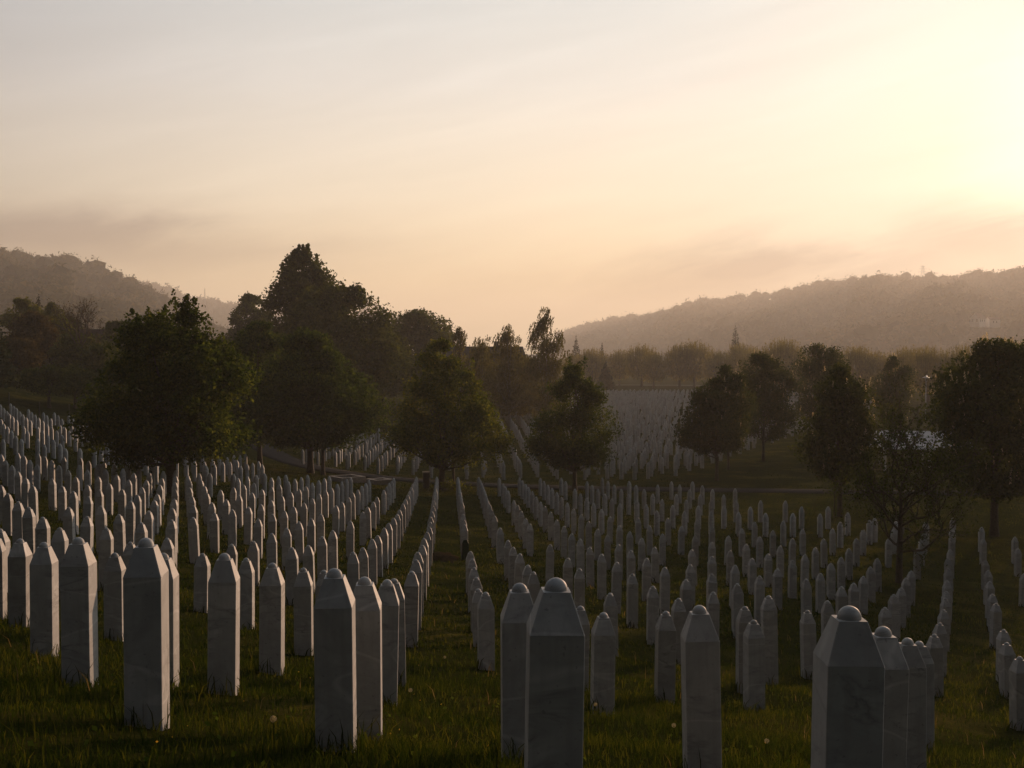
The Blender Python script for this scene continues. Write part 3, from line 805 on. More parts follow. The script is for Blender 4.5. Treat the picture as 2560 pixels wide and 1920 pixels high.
ROWPH = {'L1': 'the row left of the aisle', 'R1': 'the row right of the aisle',
         'RA': 'the row behind the biggest right-hand stone', 'RB': 'the row nearest the right picture edge',
         'RC': 'the short row cut by the right picture edge', 'RT': 'the row beside the budding tree',
         'RTa': 'the short row left of the budding tree'}
for k in range(2, 12):
    ROWPH['L%d' % k] = 'the %s row left of the aisle' % ORD[k - 1]
for k in range(2, 16):
    ROWPH['R%d' % k] = 'the %s row right of the aisle' % ORD[k - 1]
SPECIAL = {('R1', 0): 'large white marble gravestone with a smooth grey dome, nearest the middle of the foreground',
           ('RA', 0): 'large dark-shaded marble gravestone with two faces showing, nearest at the lower right',
           ('L1', 0): 'large marble gravestone with pale diagonal veins at the front left of the aisle',
           ('LN1', 4): 'large marble gravestone with a broad sunlit side, nearest at the lower left',
           ('R1', 1): 'marble gravestone half hidden behind the large middle foreground stone',
           ('R3', 0): 'large marble gravestone standing between the middle and right-hand foreground stones',
           ('RA', 1): 'marble gravestone peeping out just behind the big lower right stone'}
flat = []
for c_, l_ in STONES.items():
    ls = sorted(range(len(l_)), key=lambda i: l_[i][1])
    for rank, i in enumerate(ls):
        x, y, dz = l_[i]
        flat.append([c_, i, rank, x, y, dz])
flat.sort(key=lambda r: r[4])
near, rest = flat[:300], flat[300:]
# bands for the stones that do not stand in clear rows
bands = {}
for key, word in (('LN', 'left foreground'), ('LM', 'left slope'), ('LF', 'upper left slope')):
    sel = [r for r in near if r[0].startswith(key)]
    sel.sort(key=lambda r: r[4])
    nb = 9
    for b0 in range(0, len(sel), nb):
        grp = sorted(sel[b0:b0 + nb], key=lambda r: r[3] / r[4])
        for q, r in enumerate(grp):
            bands[id(r)] = 'white marble gravestone, %s from left in band %s up the %s' % (ORD[q], ORD[b0 // nb], word)
srng = random.Random(11)
for r in near:
    c_, i, rank, x, y, dz = r
    lab = SPECIAL.get((c_, rank if c_ in ('R1', 'RA', 'L1', 'R3') else i)) or bands.get(id(r)) or \
        'white marble gravestone, %s from front in %s' % (ordw(rank), ROWPH[c_])
    z = gz(x, y) + dz
    rz = R(3.0 + srng.gauss(0, 2.2))
    tilt = (R(srng.gauss(0, .8)), R(srng.gauss(0, .8)))
    s = 1 + srng.gauss(0, .006)
    if y < 36:
        o = empty('gravestone', (x, y, z), rz)
        link('shaft', me_shaft, o)
        link('cap', me_cap, o)
        link('dome', me_dome, o)
    else:
        o = link('gravestone', me_whole, None, (x, y, z))
    o.rotation_euler = (tilt[0], tilt[1], rz)
    o.scale = (s, s, 1 + srng.gauss(0, .016))
    tag(o, lab, 'gravestone', 'rows of white marble gravestones')

# everything farther off: the rest of the near slope and the wide field beyond the path, one mass
far = [(x, y, gz(x, y) + dz, 1.0) for _, _, _, x, y, dz in rest]
for q in range(17):                                       # clear rows going straight back, left and centre
    xa = -17.0 + q * 1.36
    y = (87.5 if xa > -7 else 88 + (-7 - xa) * .9) + (q * 1.1) % 2.6
    while y < 215:
        x = xa - .036 * (y - 88)
        if rng.uniform() > .06 and not (x < -9 and y > 128):
            far.append((x + rng.normal(0, .05), y + rng.normal(0, .1), gz(x, y), 1.1))
        y += 2.6
for k in range(83):                                       # the fan of staggered rows on the right
    y = 88 + 2.1 * k
    x0_ = 5.4 - .02 * (y - 88)
    j = 0
    while True:
        x = x0_ + .98 * j + (.37 * k) % .98
        j += 1
        if x > 11.5 + (y - 87) * .46 or x > 62:
            break
        yy = y + .10 * (x - 8) ** 1.0 * (1 if x > 8 else .2) + rng.normal(0, .12)
        if rng.uniform() > (.06 if (k // 9 + int(x) // 9) % 4 else .18) and not (118 < yy < 121.5) and not (168 < yy < 171):
            far.append((x + rng.normal(0, .13), yy + rng.normal(0, .25), gz(x, yy), 1.12 * rng.uniform(.95, 1.04)))
far = np.array(far)
h = SW / 2
p_ = PW / 2
tv = np.array([(-h, -h, Z0), (h, -h, Z0), (h, h, Z0), (-h, h, Z0), (-h, -h, Z1), (h, -h, Z1), (h, h, Z1), (-h, h, Z1),
               (-p_, -p_, Z2), (p_, -p_, Z2), (p_, p_, Z2), (-p_, p_, Z2), (-.03, -.03, ZD), (.03, -.03, ZD), (.03, .03, ZD), (-.03, .03, ZD)])
tf = []
for lv in range(3):
    for j in range(4):
        j2 = (j + 1) % 4
        tf.append((lv * 4 + j, lv * 4 + j2, lv * 4 + 4 + j2, lv * 4 + 4 + j))
tf.append((12, 13, 14, 15))
tf = np.array(tf)
nf_ = len(far)
th = R(3) + rng.normal(0, R(3), nf_)
V = np.repeat(tv[None], nf_, 0) * far[:, 3][:, None, None]
vx = V[..., 0] * np.cos(th)[:, None] - V[..., 1] * np.sin(th)[:, None]
vy = V[..., 0] * np.sin(th)[:, None] + V[..., 1] * np.cos(th)[:, None]
V = np.stack([vx + far[:, 0:1], vy + far[:, 1:2], V[..., 2] + far[:, 2:3]], -1)
FI = (tf[None] + (np.arange(nf_) * 16)[:, None, None]).reshape(-1, 4)
fo = link('distant_gravestones', idx_np('distant_gravestones', V.reshape(-1, 3), FI, M['marble_far']))
tag(fo, 'countless small white gravestones in rows filling the valley beyond the path', 'gravestones', kind='stuff')

# ------------------------------------------------------------------ trees
def leaf_quads(c, size, up=0.4, stretch=1.0, nrm=None):
    """one rhombic leaf at every point of c"""
    n = len(c)
    a = unit(n)
    if stretch != 1.0:
        a = a * .45 + np.array((0, 0, 1.0)) * np.sign(rng.uniform(-.1, 1, (n, 1)))
        a /= np.linalg.norm(a, axis=1)[:, None]
    b_ = np.cross(a, unit(n))
    b_ /= np.linalg.norm(b_, axis=1)[:, None] + 1e-9
    s = (size * rng.uniform(.6, 1.35, n))[:, None]
    q = np.stack([c - a * s * .5 * stretch, c + b_ * s * .36, c + a * s * .5 * stretch, c - b_ * s * .36], 1)
    return q.reshape(-1, 3)


def limb_curve(rs, s0, e, sag=.06):
    m1 = s0 * .55 + e * .45 + np.array((0, 0, -sag * np.linalg.norm(e - s0) + rs.normal(0, .12)))
    q = np.linspace(0, 1, 6)[:, None]
    return s0 * (1 - q) ** 2 + 2 * m1 * q * (1 - q) + e * q ** 2


def make_tree(name, label, xy, height, crown0, prof, leafmat, nb, per, leaf, trunk_r, seed, group=None, rb=.75, shell=.75,
              limbs=16, barkmat='bark', stretch=1.0, droop=0.0, blossom=0, lean=0.0, cat='tree', fork=.32, rough=.2, shoots=0, flat=.8, strands=0):
    """trunk with limbs as one part, the leaf mass as another; prof = [(t, left, right)] half widths up the crown"""
    rs = np.random.default_rng(seed)
    x, y = xy
    root = empty(name, (x, y, gz(x, y)))
    pr = np.array(prof, float)
    W = lambda tt: (np.interp(tt, pr[:, 0], pr[:, 1]), np.interp(tt, pr[:, 0], pr[:, 2]))
    wm = (pr[:, 1] + pr[:, 2]).max() / 2
    tt = rs.uniform(0, 1, nb * 12)
    wl, wr = W(tt)
    tt = tt[rs.uniform(0, 1, len(tt)) < (np.maximum(wl + wr, .02) / (2 * wm)) ** 1.3 + .10][:nb]
    n = len(tt)
    wl, wr = W(tt)
    w = (wl + wr) / 2
    cx = (wr - wl) / 2
    rbi = np.minimum((.6 if leafmat == 'needle' else 1) * rb * (.55 + .6 * w / wm) * rs.uniform(.7, 1.25, n), np.maximum(w * .9, .22))
    phi = rs.uniform(0, 2 * math.pi, n)
    lob = 1 + rough * (np.sin(3 * phi + 7 * tt + seed) * .6 + np.sin(5 * phi - 11 * tt + 2.1 * seed) * .5)
    rho = np.maximum(w * lob * 1.06 - rbi * .5, 0) * (1 - shell * rs.uniform(0, 1, n) ** 2.3)
    H = height - crown0
    cz = crown0 + tt * H
    cz = np.minimum(np.maximum(cz, crown0 + rbi * flat * .6), height - rbi * flat * .8)
    cc = np.stack([cx + rho * np.cos(phi) + lean * cz, rho * np.sin(phi) * .95, cz], -1)
    gap = np.linalg.norm(cc[:, None] - cc[None], axis=2) - .85 * (rbi[:, None] + rbi[None])
    np.fill_diagonal(gap, 9)
    ok = ((gap < 0).sum(1) >= 2) | (leafmat in ('birch', 'needle'))
    cc, rbi, tt = cc[ok], rbi[ok], tt[ok]
    n = len(cc)
    d = rs.normal(size=(n, per, 3))
    d /= np.linalg.norm(d, axis=2)[..., None]
    rr_ = rs.uniform(0, 1, (n, per, 1)) ** .42
    rr_ = np.where(rs.uniform(0, 1, (n, per, 1)) < .07, rr_ * 1.3, rr_)
    lump = 1 + .28 * np.sin(4 * d[..., :1] + rs.uniform(0, 6, (n, 1, 1))) * np.sin(4 * d[..., 1:2] + 3 * d[..., 2:] + rs.uniform(0, 6, (n, 1, 1)))
    off = d * rr_ * lump * rbi[:, None, None] * np.array((1, 1, flat))
    if droop:
        off[..., 2] -= droop * (off[..., 0] ** 2 + off[..., 1] ** 2) / rbi[:, None]
    lc = [(cc[:, None] + off).reshape(-1, 3)]
    if shoots:                                             # upright leafy shoots along the top of the crown
        k = rs.choice(n, shoots, p=(tt + .05) ** 2 / ((tt + .05) ** 2).sum())
        h_ = rs.uniform(.5, 1.0, shoots)
        u_ = rs.uniform(0, 1, (shoots, 46))
        base = cc[k] + np.stack([rs.normal(0, .3, shoots), rs.normal(0, .3, shoots), rbi[k] * flat * .7], -1)
        sp = .17 * (1.15 - u_[..., None])
        q = base[:, None] + rs.normal(0, 1, (shoots, 46, 3)) * np.array((1, 1, .4)) * sp
        q[..., 2] += u_ * h_[:, None]
        lc.append(q.reshape(-1, 3))
    if strands:                                            # hanging leafy twigs
        k = rs.integers(0, n, strands)
        o_ = rs.normal(0, 1, (strands, 3))
        o_ /= np.linalg.norm(o_, axis=1)[:, None]
        st = cc[k] + o_ * rbi[k][:, None] * np.array((1.05, 1.05, .9))
        L = rs.uniform(.4, 1.7, strands)
        u_ = rs.uniform(0, 1, (strands, 15))
        q = st[:, None] + rs.normal(0, .035, (strands, 15, 3))
        q[..., 2] -= u_ * L[:, None]
        q[..., 0] -= (u_ ** 1.3) * L[:, None] * rs.uniform(-.1, .5, (strands, 1))
        lc.append(q.reshape(-1, 3))
    lc = np.concatenate(lc)
    lc = lc[lc[:, 2] > crown0 * .7]
    link('crown', poly_np('crown', leaf_quads(lc, leaf, stretch=stretch), 4, M[leafmat]), root)
    mb = MB()
    th_ = np.linspace(0, 1, 9)
    wob = np.cumsum(rs.normal(0, .03, (9, 2)), 0) * height * .12
    topz = height * .82
    tp = np.stack([wob[:, 0] * th_ + lean * th_ * topz, wob[:, 1] * th_, -.4 + (topz + .4) * th_], -1)
    tp[:, 0] += np.interp(tp[:, 2], crown0 + pr[:, 0] * H, (pr[:, 2] - pr[:, 1]) / 2) * th_
    rad = trunk_r * (1 - th_) ** .75 + .018
    rad[0] *= 1.35
    mb.tube(tp, rad, 9)
    for k in rs.permutation(n)[:limbs]:
        e = cc[k]
        zs = min(max(crown0 * .82, e[2] * rs.uniform(fork, fork + .35)), topz * .85)
        f = (zs + .4) / (topz + .4)
        s0 = np.array([np.interp(f, th_, tp[:, a]) for a in range(3)])
        cv = limb_curve(rs, s0, e)
        r0 = max(trunk_r * (1 - f) ** .75 * .55, .022)
        mb.tube(cv, np.linspace(r0, .010, 6), 5)
    mb.build('trunk', M[barkmat], root, True)
    if blossom:
        k = rs.integers(0, n, blossom)
        o_ = rs.normal(0, 1, (blossom, 3))
        o_[:, 2] = np.abs(o_[:, 2]) * .6
        o_ /= np.linalg.norm(o_, axis=1)[:, None]
        e = cc[k] + o_ * rbi[k][:, None] * np.array((1.02, 1.02, flat))
        nbq = 24
        u_ = rs.uniform(0, 1, (blossom, nbq))
        r_ = .085 * (1 - u_ * .8) * rs.uniform(.4, 1, (blossom, nbq))
        aa = rs.uniform(0, 6.28, (blossom, nbq))
        bm = np.stack([e[:, :1] + r_ * np.cos(aa), e[:, 1:2] + r_ * np.sin(aa), e[:, 2:] + u_ * .34], -1)
        bo = link('blossoms', poly_np('blossoms', leaf_quads(bm.reshape(-1, 3), .06), 4, M['blossom']), root)
        bo['kind'] = 'stuff'
    tag(root, label, cat, group)
    return root


def conifer(name, label, xy, height, c0, w0, seed, group=None, n=2600, size=.40):
    """spruce: tiers of drooping branches round a straight stem"""
    rs = np.random.default_rng(seed)
    x, y = xy
    root = empty(name, (x, y, gz(x, y)))
    t_ = 1 - np.sqrt(rs.uniform(0, 1, n))
    tiers = .72 + .28 * np.abs(np.sin(t_ * height * 1.9 + seed))
    a = rs.uniform(0, 6.283, n)
    w = (w0 * (1 - t_) ** .9 + .05) * tiers * (1 + .15 * np.sin(4 * a + 9 * t_))
    r_ = w * rs.uniform(0, 1, n) ** .55
    c = np.stack([r_ * np.cos(a), r_ * np.sin(a), c0 + t_ * (height - c0) - .22 * r_], -1)
    link('crown', poly_np('crown', leaf_quads(c, size * (.45 + .6 * (1 - t_))), 4, M['needle']), root)
    mb = MB()
    mb.tube([(0, 0, -.4), (0, 0, height * .5), (0, 0, height * .985)], [height * .018, height * .01, .02], 7)
    mb.build('trunk', M['bark'], root, True)
    return tag(root, label, 'tree', group)


def twig_tree(name, label, xy, height, trunk_r, clear, seed, leafmat, leaf, dens, group=None, spread=.9, levels=4, nmain=9, flatb=.25):
    """open tree drawn branch by branch: crooked boughs, finer twigs, few leaves"""
    rs = np.random.default_rng(seed)
    x, y = xy
    root = empty(name, (x, y, gz(x, y)))
    mb = MB()
    tips = []

    def grow(p, d, L, r, lev):
        k = 5
        pts = [p]
        dd = d / np.linalg.norm(d)
        for i in range(k):
            dd = dd + rs.normal(0, .20, 3) + np.array((0, 0, .07))
            dd /= np.linalg.norm(dd)
            pts.append(pts[-1] + dd * L / k)
        pts = np.array(pts)
        mb.tube(pts, np.linspace(r, r * .55, k + 1), 7 if lev == 0 else (5 if lev < 3 else 3), False)
        if lev >= 2:
            tips.extend(pts[1:])
        if lev < levels:
            nk = rs.integers(3, 6)
            for j in range(nk):
                i = rs.integers(2, k + 1) if j else k
                a = pts[i] - pts[i - 1]
                a /= np.linalg.norm(a)
                s_ = rs.normal(0, 1, 3)
                s_ -= a * (s_ @ a)
                s_ /= np.linalg.norm(s_)
                grow(pts[i], a + s_ * rs.uniform(.5, 1.0) * (1.2 if j else .4), L * rs.uniform(.52, .78), max(r * .52, .004), lev + 1)

    th_ = np.linspace(0, 1, 9)
    wob = np.cumsum(rs.normal(0, .05, (9, 2)), 0) * .5
    tp = np.stack([wob[:, 0] * th_, wob[:, 1] * th_, -.4 + (height * .62 + .4) * th_], -1)
    rad = trunk_r * (1 - th_) ** .7 + .02
    rad[0] *= 1.3
    mb.tube(tp, rad, 9)
    for j in range(nmain):
        f = clear / height + (j / nmain) * (.60 - clear / height)
        z = f * height
        s0 = np.array([np.interp(z, tp[:, 2], tp[:, a]) for a in range(3)])
        a = j * 2.4 + rs.uniform(-.5, .5)
        d = np.array((math.cos(a) * spread, math.sin(a) * spread, flatb + 1.1 * (j / nmain)))
        grow(s0, d, height * .30 * rs.uniform(.8, 1.15), trunk_r * .42, 1)
    grow(tp[-1], np.array((0, 0, 1.0)), height * .18, trunk_r * .3, 2)
    mb.build('trunk', M['bark'], root, True)
    tips = np.array(tips)
    k = rs.integers(0, len(tips), int(len(tips) * dens))
    lc = tips[k] + rs.normal(0, .05, (len(k), 3))
    link('crown', poly_np('crown', leaf_quads(lc, leaf), 4, M[leafmat]), root)
    tag(root, label, 'tree', group)
    return root


def pbase(u, d):
    """plan position at picture column u and depth d"""
    q = at(u, 960, d)
    return (q[0], q[1])


MAPLE = [(0, 1.6, 1.7), (.06, 2.9, 2.9), (.16, 3.7, 3.7), (.32, 3.6, 3.75), (.50, 3.15, 3.6), (.64, 2.75, 3.2), (.76, 2.45, 2.3), (.86, 1.75, 1.5), (.94, .75, .9), (1, .15, .3)]
make_tree('maple_tree', 'large dark maple with a broad spreading crown on the left slope', pbase(425, 57), 9.2, 1.55, MAPLE, 'maple', 140, 360, .165, .27, 3, limbs=30, fork=.22, rb=.95, shoots=46, rough=.10)
LIND = [(0, 1.6, 1.6), (.08, 3.4, 3.6), (.2, 4.5, 4.9), (.38, 4.5, 5.0), (.56, 3.6, 4.0), (.72, 2.6, 2.8), (.86, 1.6, 1.7), (.95, .8, .9), (1, .3, .3)]
make_tree('linden_tree', 'dense rounded linden beside the path behind the left rows', pbase(775, 88), 11.0, 2.0, LIND, 'linden', 140, 300, .205, .24, 5, limbs=18, rb=1.15, rough=.12)
make_tree('linden_tree', 'smaller dark tree between the maple and the rounded linden', pbase(648, 93), 11.2, 1.8, [(0, 1.8, 1.8), (.15, 3.8, 3.6), (.5, 3.7, 3.4), (.8, 2.5, 2.2), (1, .4, .4)], 'linden', 110, 260, .23, .19, 6, limbs=14, rb=1.05)
make_tree('linden_tree', 'slim tree whose trunk stands right of the rounded linden trunk', pbase(806, 87), 7.5, 2.1, [(0, .9, .9), (.25, 2.4, 2.4), (.6, 2.1, 2.3), (1, .3, .3)], 'linden', 40, 240, .22, .15, 61, limbs=10, rb=.9)
FM = [(0, .9, 1.1), (.05, 2.3, 2.9), (.14, 3.4, 4.2), (.28, 3.3, 4.0), (.43, 2.7, 3.4), (.58, 2.25, 2.7), (.72, 1.9, 2.0), (.84, 1.5, 1.4), (.93, .95, .75), (1, .3, .2)]
make_tree('field_maple_tree', 'yellow-green spreading tree beside the stone pillar at the path', pbase(1103, 78.5), 10.0, 1.6, FM, 'field_maple', 130, 290, .165, .2, 8, limbs=34, fork=.2, rough=.1, rb=.85, shoots=26)
TL = [(0, 1.0, 1.0), (.07, 2.2, 2.1), (.18, 3.2, 2.7), (.34, 3.0, 2.75), (.50, 2.5, 2.65), (.62, 1.9, 2.4), (.72, 1.6, 1.9), (.80, 1.35, 1.1), (.9, .95, .55), (1, .3, .2)]
make_tree('young_maple_tree', 'dark two-lobed young maple standing alone right of the aisle', pbase(1437, 80), 8.6, 1.6, TL, 'maple', 110, 300, .15, .15, 12, limbs=24, fork=.25, rough=.12, rb=.8, shoots=24)

# tall group behind the linden
PT = [(0, 2.0, 2.0), (.2, 3.4, 3.4), (.45, 3.3, 3.3), (.61, 2.95, 2.7), (.74, 2.6, 2.1), (.83, 2.1, 1.6), (.93, 1.4, 1.05), (1, .25, .2)]
make_tree('poplar_tree', 'tallest tree with a ragged leaning top above the linden', pbase(765, 151), 21.8, 5.4, [(t_, a_ * 1.42, b_ * 1.5) for t_, a_, b_ in PT], 'broad', 150, 260, 0.36, 0.38, 14, limbs=30, rough=.25, rb=1.6, shoots=26)
BR = [(0, 2.4, 2.6), (.2, 5.0, 5.9), (.45, 4.9, 6.0), (.65, 4.3, 5.2), (.82, 3.6, 3.8), (.93, 2.3, 2.4), (1, .8, .7)]
make_tree('willow_tree', 'broad olive-green tree forming the right shoulder of the tallest clump', pbase(842, 143), 17.5, 2.9, [(t_, a_ * 1.32, b_ * 1.32) for t_, a_, b_ in BR], 'broad', 150, 270, 0.36, 0.40, 16, limbs=14, droop=.35, rb=1.78, strands=500)
make_tree('broadleaf_tree', 'round-topped hazy tree behind the right side of the tall clump', pbase(1038, 196), 16.3, 2.9, [(0, 3.48, 3.48), (.25, 6.52, 6.67), (.55, 6.23, 6.96), (.8, 4.93, 5.51), (.93, 3.19, 3.48), (1, 1.16, 1.16)], 'broad', 125, 230, 0.46, 0.43, 18, limbs=12, rb=2.03)
make_tree('broadleaf_tree', 'hazy tree with sky showing through between maple and tall clump', pbase(630, 210), 15.8, 2.8, [(0, 2.80, 2.80), (.3, 5.04, 5.04), (.6, 4.62, 4.20), (.85, 3.08, 2.80), (1, 0.84, 0.70)], 'broad', 68, 200, 0.49, 0.42, 20, limbs=20, rb=1.68)
make_tree('broadleaf_tree', 'low tree filling the gap behind the yellow-green tree', pbase(955, 202), 10.8, 2.0, [(0, 2.70, 2.70), (.3, 6.21, 6.21), (.6, 5.40, 5.40), (1, 1.08, 1.08)], 'broad', 87, 200, 0.49, 0.34, 22, limbs=10, rb=2.03)

# birches
def birch(label, u, d, h_, wsc, seed, n=60, lean=0.0):
    pf = [(0, .9 * wsc, .9 * wsc), (.12, 1.9 * wsc, 1.8 * wsc), (.3, 2.1 * wsc, 2.1 * wsc), (.5, 1.8 * wsc, 1.9 * wsc), (.66, 1.2 * wsc, 1.35 * wsc), (.82, .9 * wsc, .95 * wsc), (.93, .6 * wsc, .55 * wsc), (1, .25, .2)]
    return make_tree('birch_tree', label, pbase(u, d), h_, h_ * .14, pf, 'birch', int(n * 1.5), 16, .14, .16, seed, 'birches beyond the path', stretch=1.5, droop=.6, limbs=34, barkmat='birch_bark', rough=.5, rb=.7, strands=int(n * 17), lean=lean, flat=.7)


birch('tallest feathery birch at the right end of the birch group', 1368, 150, 15.5, 1.55, 31, 110, -.012)
birch('feathery birch with a windblown leaning top in the birch group', 1274, 152, 13.8, 1.4, 32, 95, -.02)
birch('short bushy birch left of the windblown birch', 1208, 158, 12.2, 1.4, 33, 80, -.02)
birch('slender pale birch rising behind the yellow-green tree', 1152, 150, 12.8, 1.1, 34, 60, -.01)
birch('low birch filling the space between the two taller birches', 1322, 160, 9.8, 1.5, 35, 70)

# chestnuts in bloom on the right
def chest(label, u, d, h_, c0, pf, seed, n, bl, tr=.13, rb=.75):
    return make_tree('chestnut_tree', label, pbase(u, d), h_, c0, [(a, b_ * 1.0, c_ * 1.0) for a, b_, c_ in pf], 'chestnut', int(n * 1.3), 260, .17, tr, seed, 'flowering chestnuts by the lawn', blossom=bl, limbs=18, rough=.18, rb=rb)


chest('chestnut with a lopsided crown and a thin trunk on the lawn edge', 1793, 87.5, 8.5, 2.0, [(0, .8, .8), (.1, 2.3, 1.8), (.25, 2.8, 2.4), (.4, 2.7, 2.5), (.55, 2.3, 2.5), (.68, 1.7, 2.3), (.78, .7, 2.0), (.9, .0, 1.6), (1, -.3, .8)], 41, 80, 60)
chest('small chestnut whose crown merges behind the lopsided one', 1822, 96, 6.4, 2.0, [(0, .6, .6), (.3, 1.7, 2.0), (.6, 1.6, 2.0), (1, .3, .4)], 42, 36, 16, .11)
chest('tall egg-shaped chestnut behind the lopsided one', 1909, 103, 9.5, 1.9, [(0, .8, 1.0), (.15, 2.0, 2.3), (.4, 2.5, 2.8), (.65, 2.4, 2.6), (.85, 1.7, 1.9), (1, .4, .4)], 43, 80, 70, rb=.85)
chest('hazy blossoming chestnut farther back between two darker ones', 2050, 117, 10.3, 2.0, [(0, 1.0, 1.0), (.2, 2.5, 2.5), (.5, 2.8, 2.8), (.75, 2.6, 2.5), (.92, 1.7, 1.6), (1, .5, .5)], 44, 80, 170, rb=.95)
chest('chestnut tied to a stake with a narrow pointed crown', 2102, 66, 8.5, 2.0, [(0, .6, .6), (.12, 1.8, 1.5), (.3, 2.3, 1.85), (.5, 2.0, 1.8), (.65, 1.4, 1.7), (.8, 1.0, 1.5), (.92, .6, 1.0), (1, .2, .4)], 45, 80, 70, .14, .7)
chest('slim hazy chestnut left of the lamp post', 2235, 125, 9.1, 1.9, [(0, .8, .8), (.2, 2.0, 2.0), (.5, 2.1, 2.1), (.8, 1.5, 1.5), (1, .3, .3)], 46, 60, 90, rb=.85)
chest('large domed chestnut at the right picture edge', 2490, 59.5, 9.8, 2.1, [(0, 1.2, 1.2), (.1, 2.5, 2.5), (.3, 3.25, 3.1), (.5, 3.3, 3.1), (.68, 2.9, 2.8), (.82, 2.3, 2.5), (.93, 1.4, 1.7), (1, .5, .6)], 47, 130, 190, .2, .9)
# budding tree in front of them
twig_tree('budding_tree', 'nearly bare budding tree with crooked low branches among the graves', pbase(2252, 43.5), 6.2, .125, 1.15, 53, 'chestnut', .085, 1.8, nmain=14, flatb=.1, spread=1.0)

# woods edge on the far left
EDGE = [('conifer_tree', 'dark spruce cut off by the left picture edge', -12, 120, 11.0, 1.0, [(0, 2.6, 2.6), (.3, 2.2, 2.2), (.7, 1.2, 1.2), (1, .1, .1)], 'needle', 70, .32),
        ('broadleaf_tree', 'yellowish tree next to the spruce at the left edge', 58, 165, 12.6, 2.0, [(0, 2, 2), (.3, 3.2, 3.2), (.7, 2.6, 2.6), (1, .6, .6)], 'pale', 60, .34),
        ('broadleaf_tree', 'russet tree in the wood edge under the left hill', 78, 152, 9.6, 1.5, [(0, 2, 2), (.35, 3.2, 3.2), (.7, 2.4, 2.4), (1, .5, .5)], 'brown', 60, .32),
        ('conifer_tree', 'small dark pointed spruce among the left wood edge', 98, 170, 12.6, 1.5, [(0, 2.4, 2.4), (.4, 2.0, 2.0), (.8, 1.3, 1.3), (.9, .5, .5), (1, .1, .1)], 'needle', 50, .34),
        ('broadleaf_tree', 'light green tree right of the small dark spruce', 128, 162, 11.6, 1.8, [(0, 2, 2), (.35, 3.0, 3.0), (.7, 2.0, 2.2), (1, .3, .3)], 'pale', 60, .32),
        ('broadleaf_tree', 'low russet bush-like tree at the meadow edge', 40, 140, 5.6, .6, [(0, 2, 2), (.4, 3.4, 3.4), (.8, 2.2, 2.2), (1, .6, .6)], 'brown', 46, .30),
        ('broadleaf_tree', 'dark shrubby tree below the bare tree', 190, 150, 7.6, 1.0, [(0, 2, 2), (.4, 3.6, 3.6), (.8, 2.2, 2.2), (1, .6, .6)], 'broad', 56, .32),
        ('broadleaf_tree', 'dark tree closing the gap left of the big maple', 262, 142, 7.8, 1.0, [(0, 2, 2), (.4, 3.6, 3.6), (.8, 2.4, 2.4), (1, .6, .6)], 'broad', 56, .32),
        ('broadleaf_tree', 'green tree behind the bare tree on the left', 158, 175, 10.0, 1.5, [(0, 2, 2), (.4, 3.4, 3.4), (.8, 2.2, 2.2), (1, .6, .6)], 'broad', 56, .34),
        ('broadleaf_tree', 'tree half hidden behind the big maple crown on its left', 300, 165, 10.0, 1.5, [(0, 2, 2), (.4, 4.2, 4.2), (.8, 2.6, 2.6), (1, .6, .6)], 'broad', 60, .34),
        ('orchard_tree', 'small dark orchard tree with a crooked trunk above the upper graves', 122, 117, 5.4, 1.5, [(0, .9, .9), (.3, 2.5, 2.3), (.7, 2.0, 2.0), (1, .4, .4)], 'broad', 46, .22),
        ('orchard_tree', 'second small orchard tree nearer the big maple', 188, 121, 5.4, 1.5, [(0, .9, .9), (.3, 2.2, 2.5), (.7, 1.9, 2.0), (1, .4, .4)], 'broad', 46, .22)]
for q, (nm, lab, u, d, hh, c0, pf, lm, nc, ls) in enumerate(EDGE):
    if lm == 'needle':
        conifer(nm, lab, pbase(u, d), hh * .85, c0, pf[0][1], 70 + q, 'trees along the left wood edge')
        continue
    make_tree(nm, lab, pbase(u, d), hh * .78, c0, pf, lm, nc, 180, ls, .2, 70 + q, 'trees along the left wood edge', limbs=10, rough=.3, droop=.5 if lm == 'needle' else 0, rb=1.1 if hh > 6 else .8)
twig_tree('bare_tree', 'bare tree with twisted leafless branches above the left wood', pbase(205, 148), 9.6, .22, 3.4, 92, 'brown', .16, .35, nmain=8, spread=.8, flatb=.5)

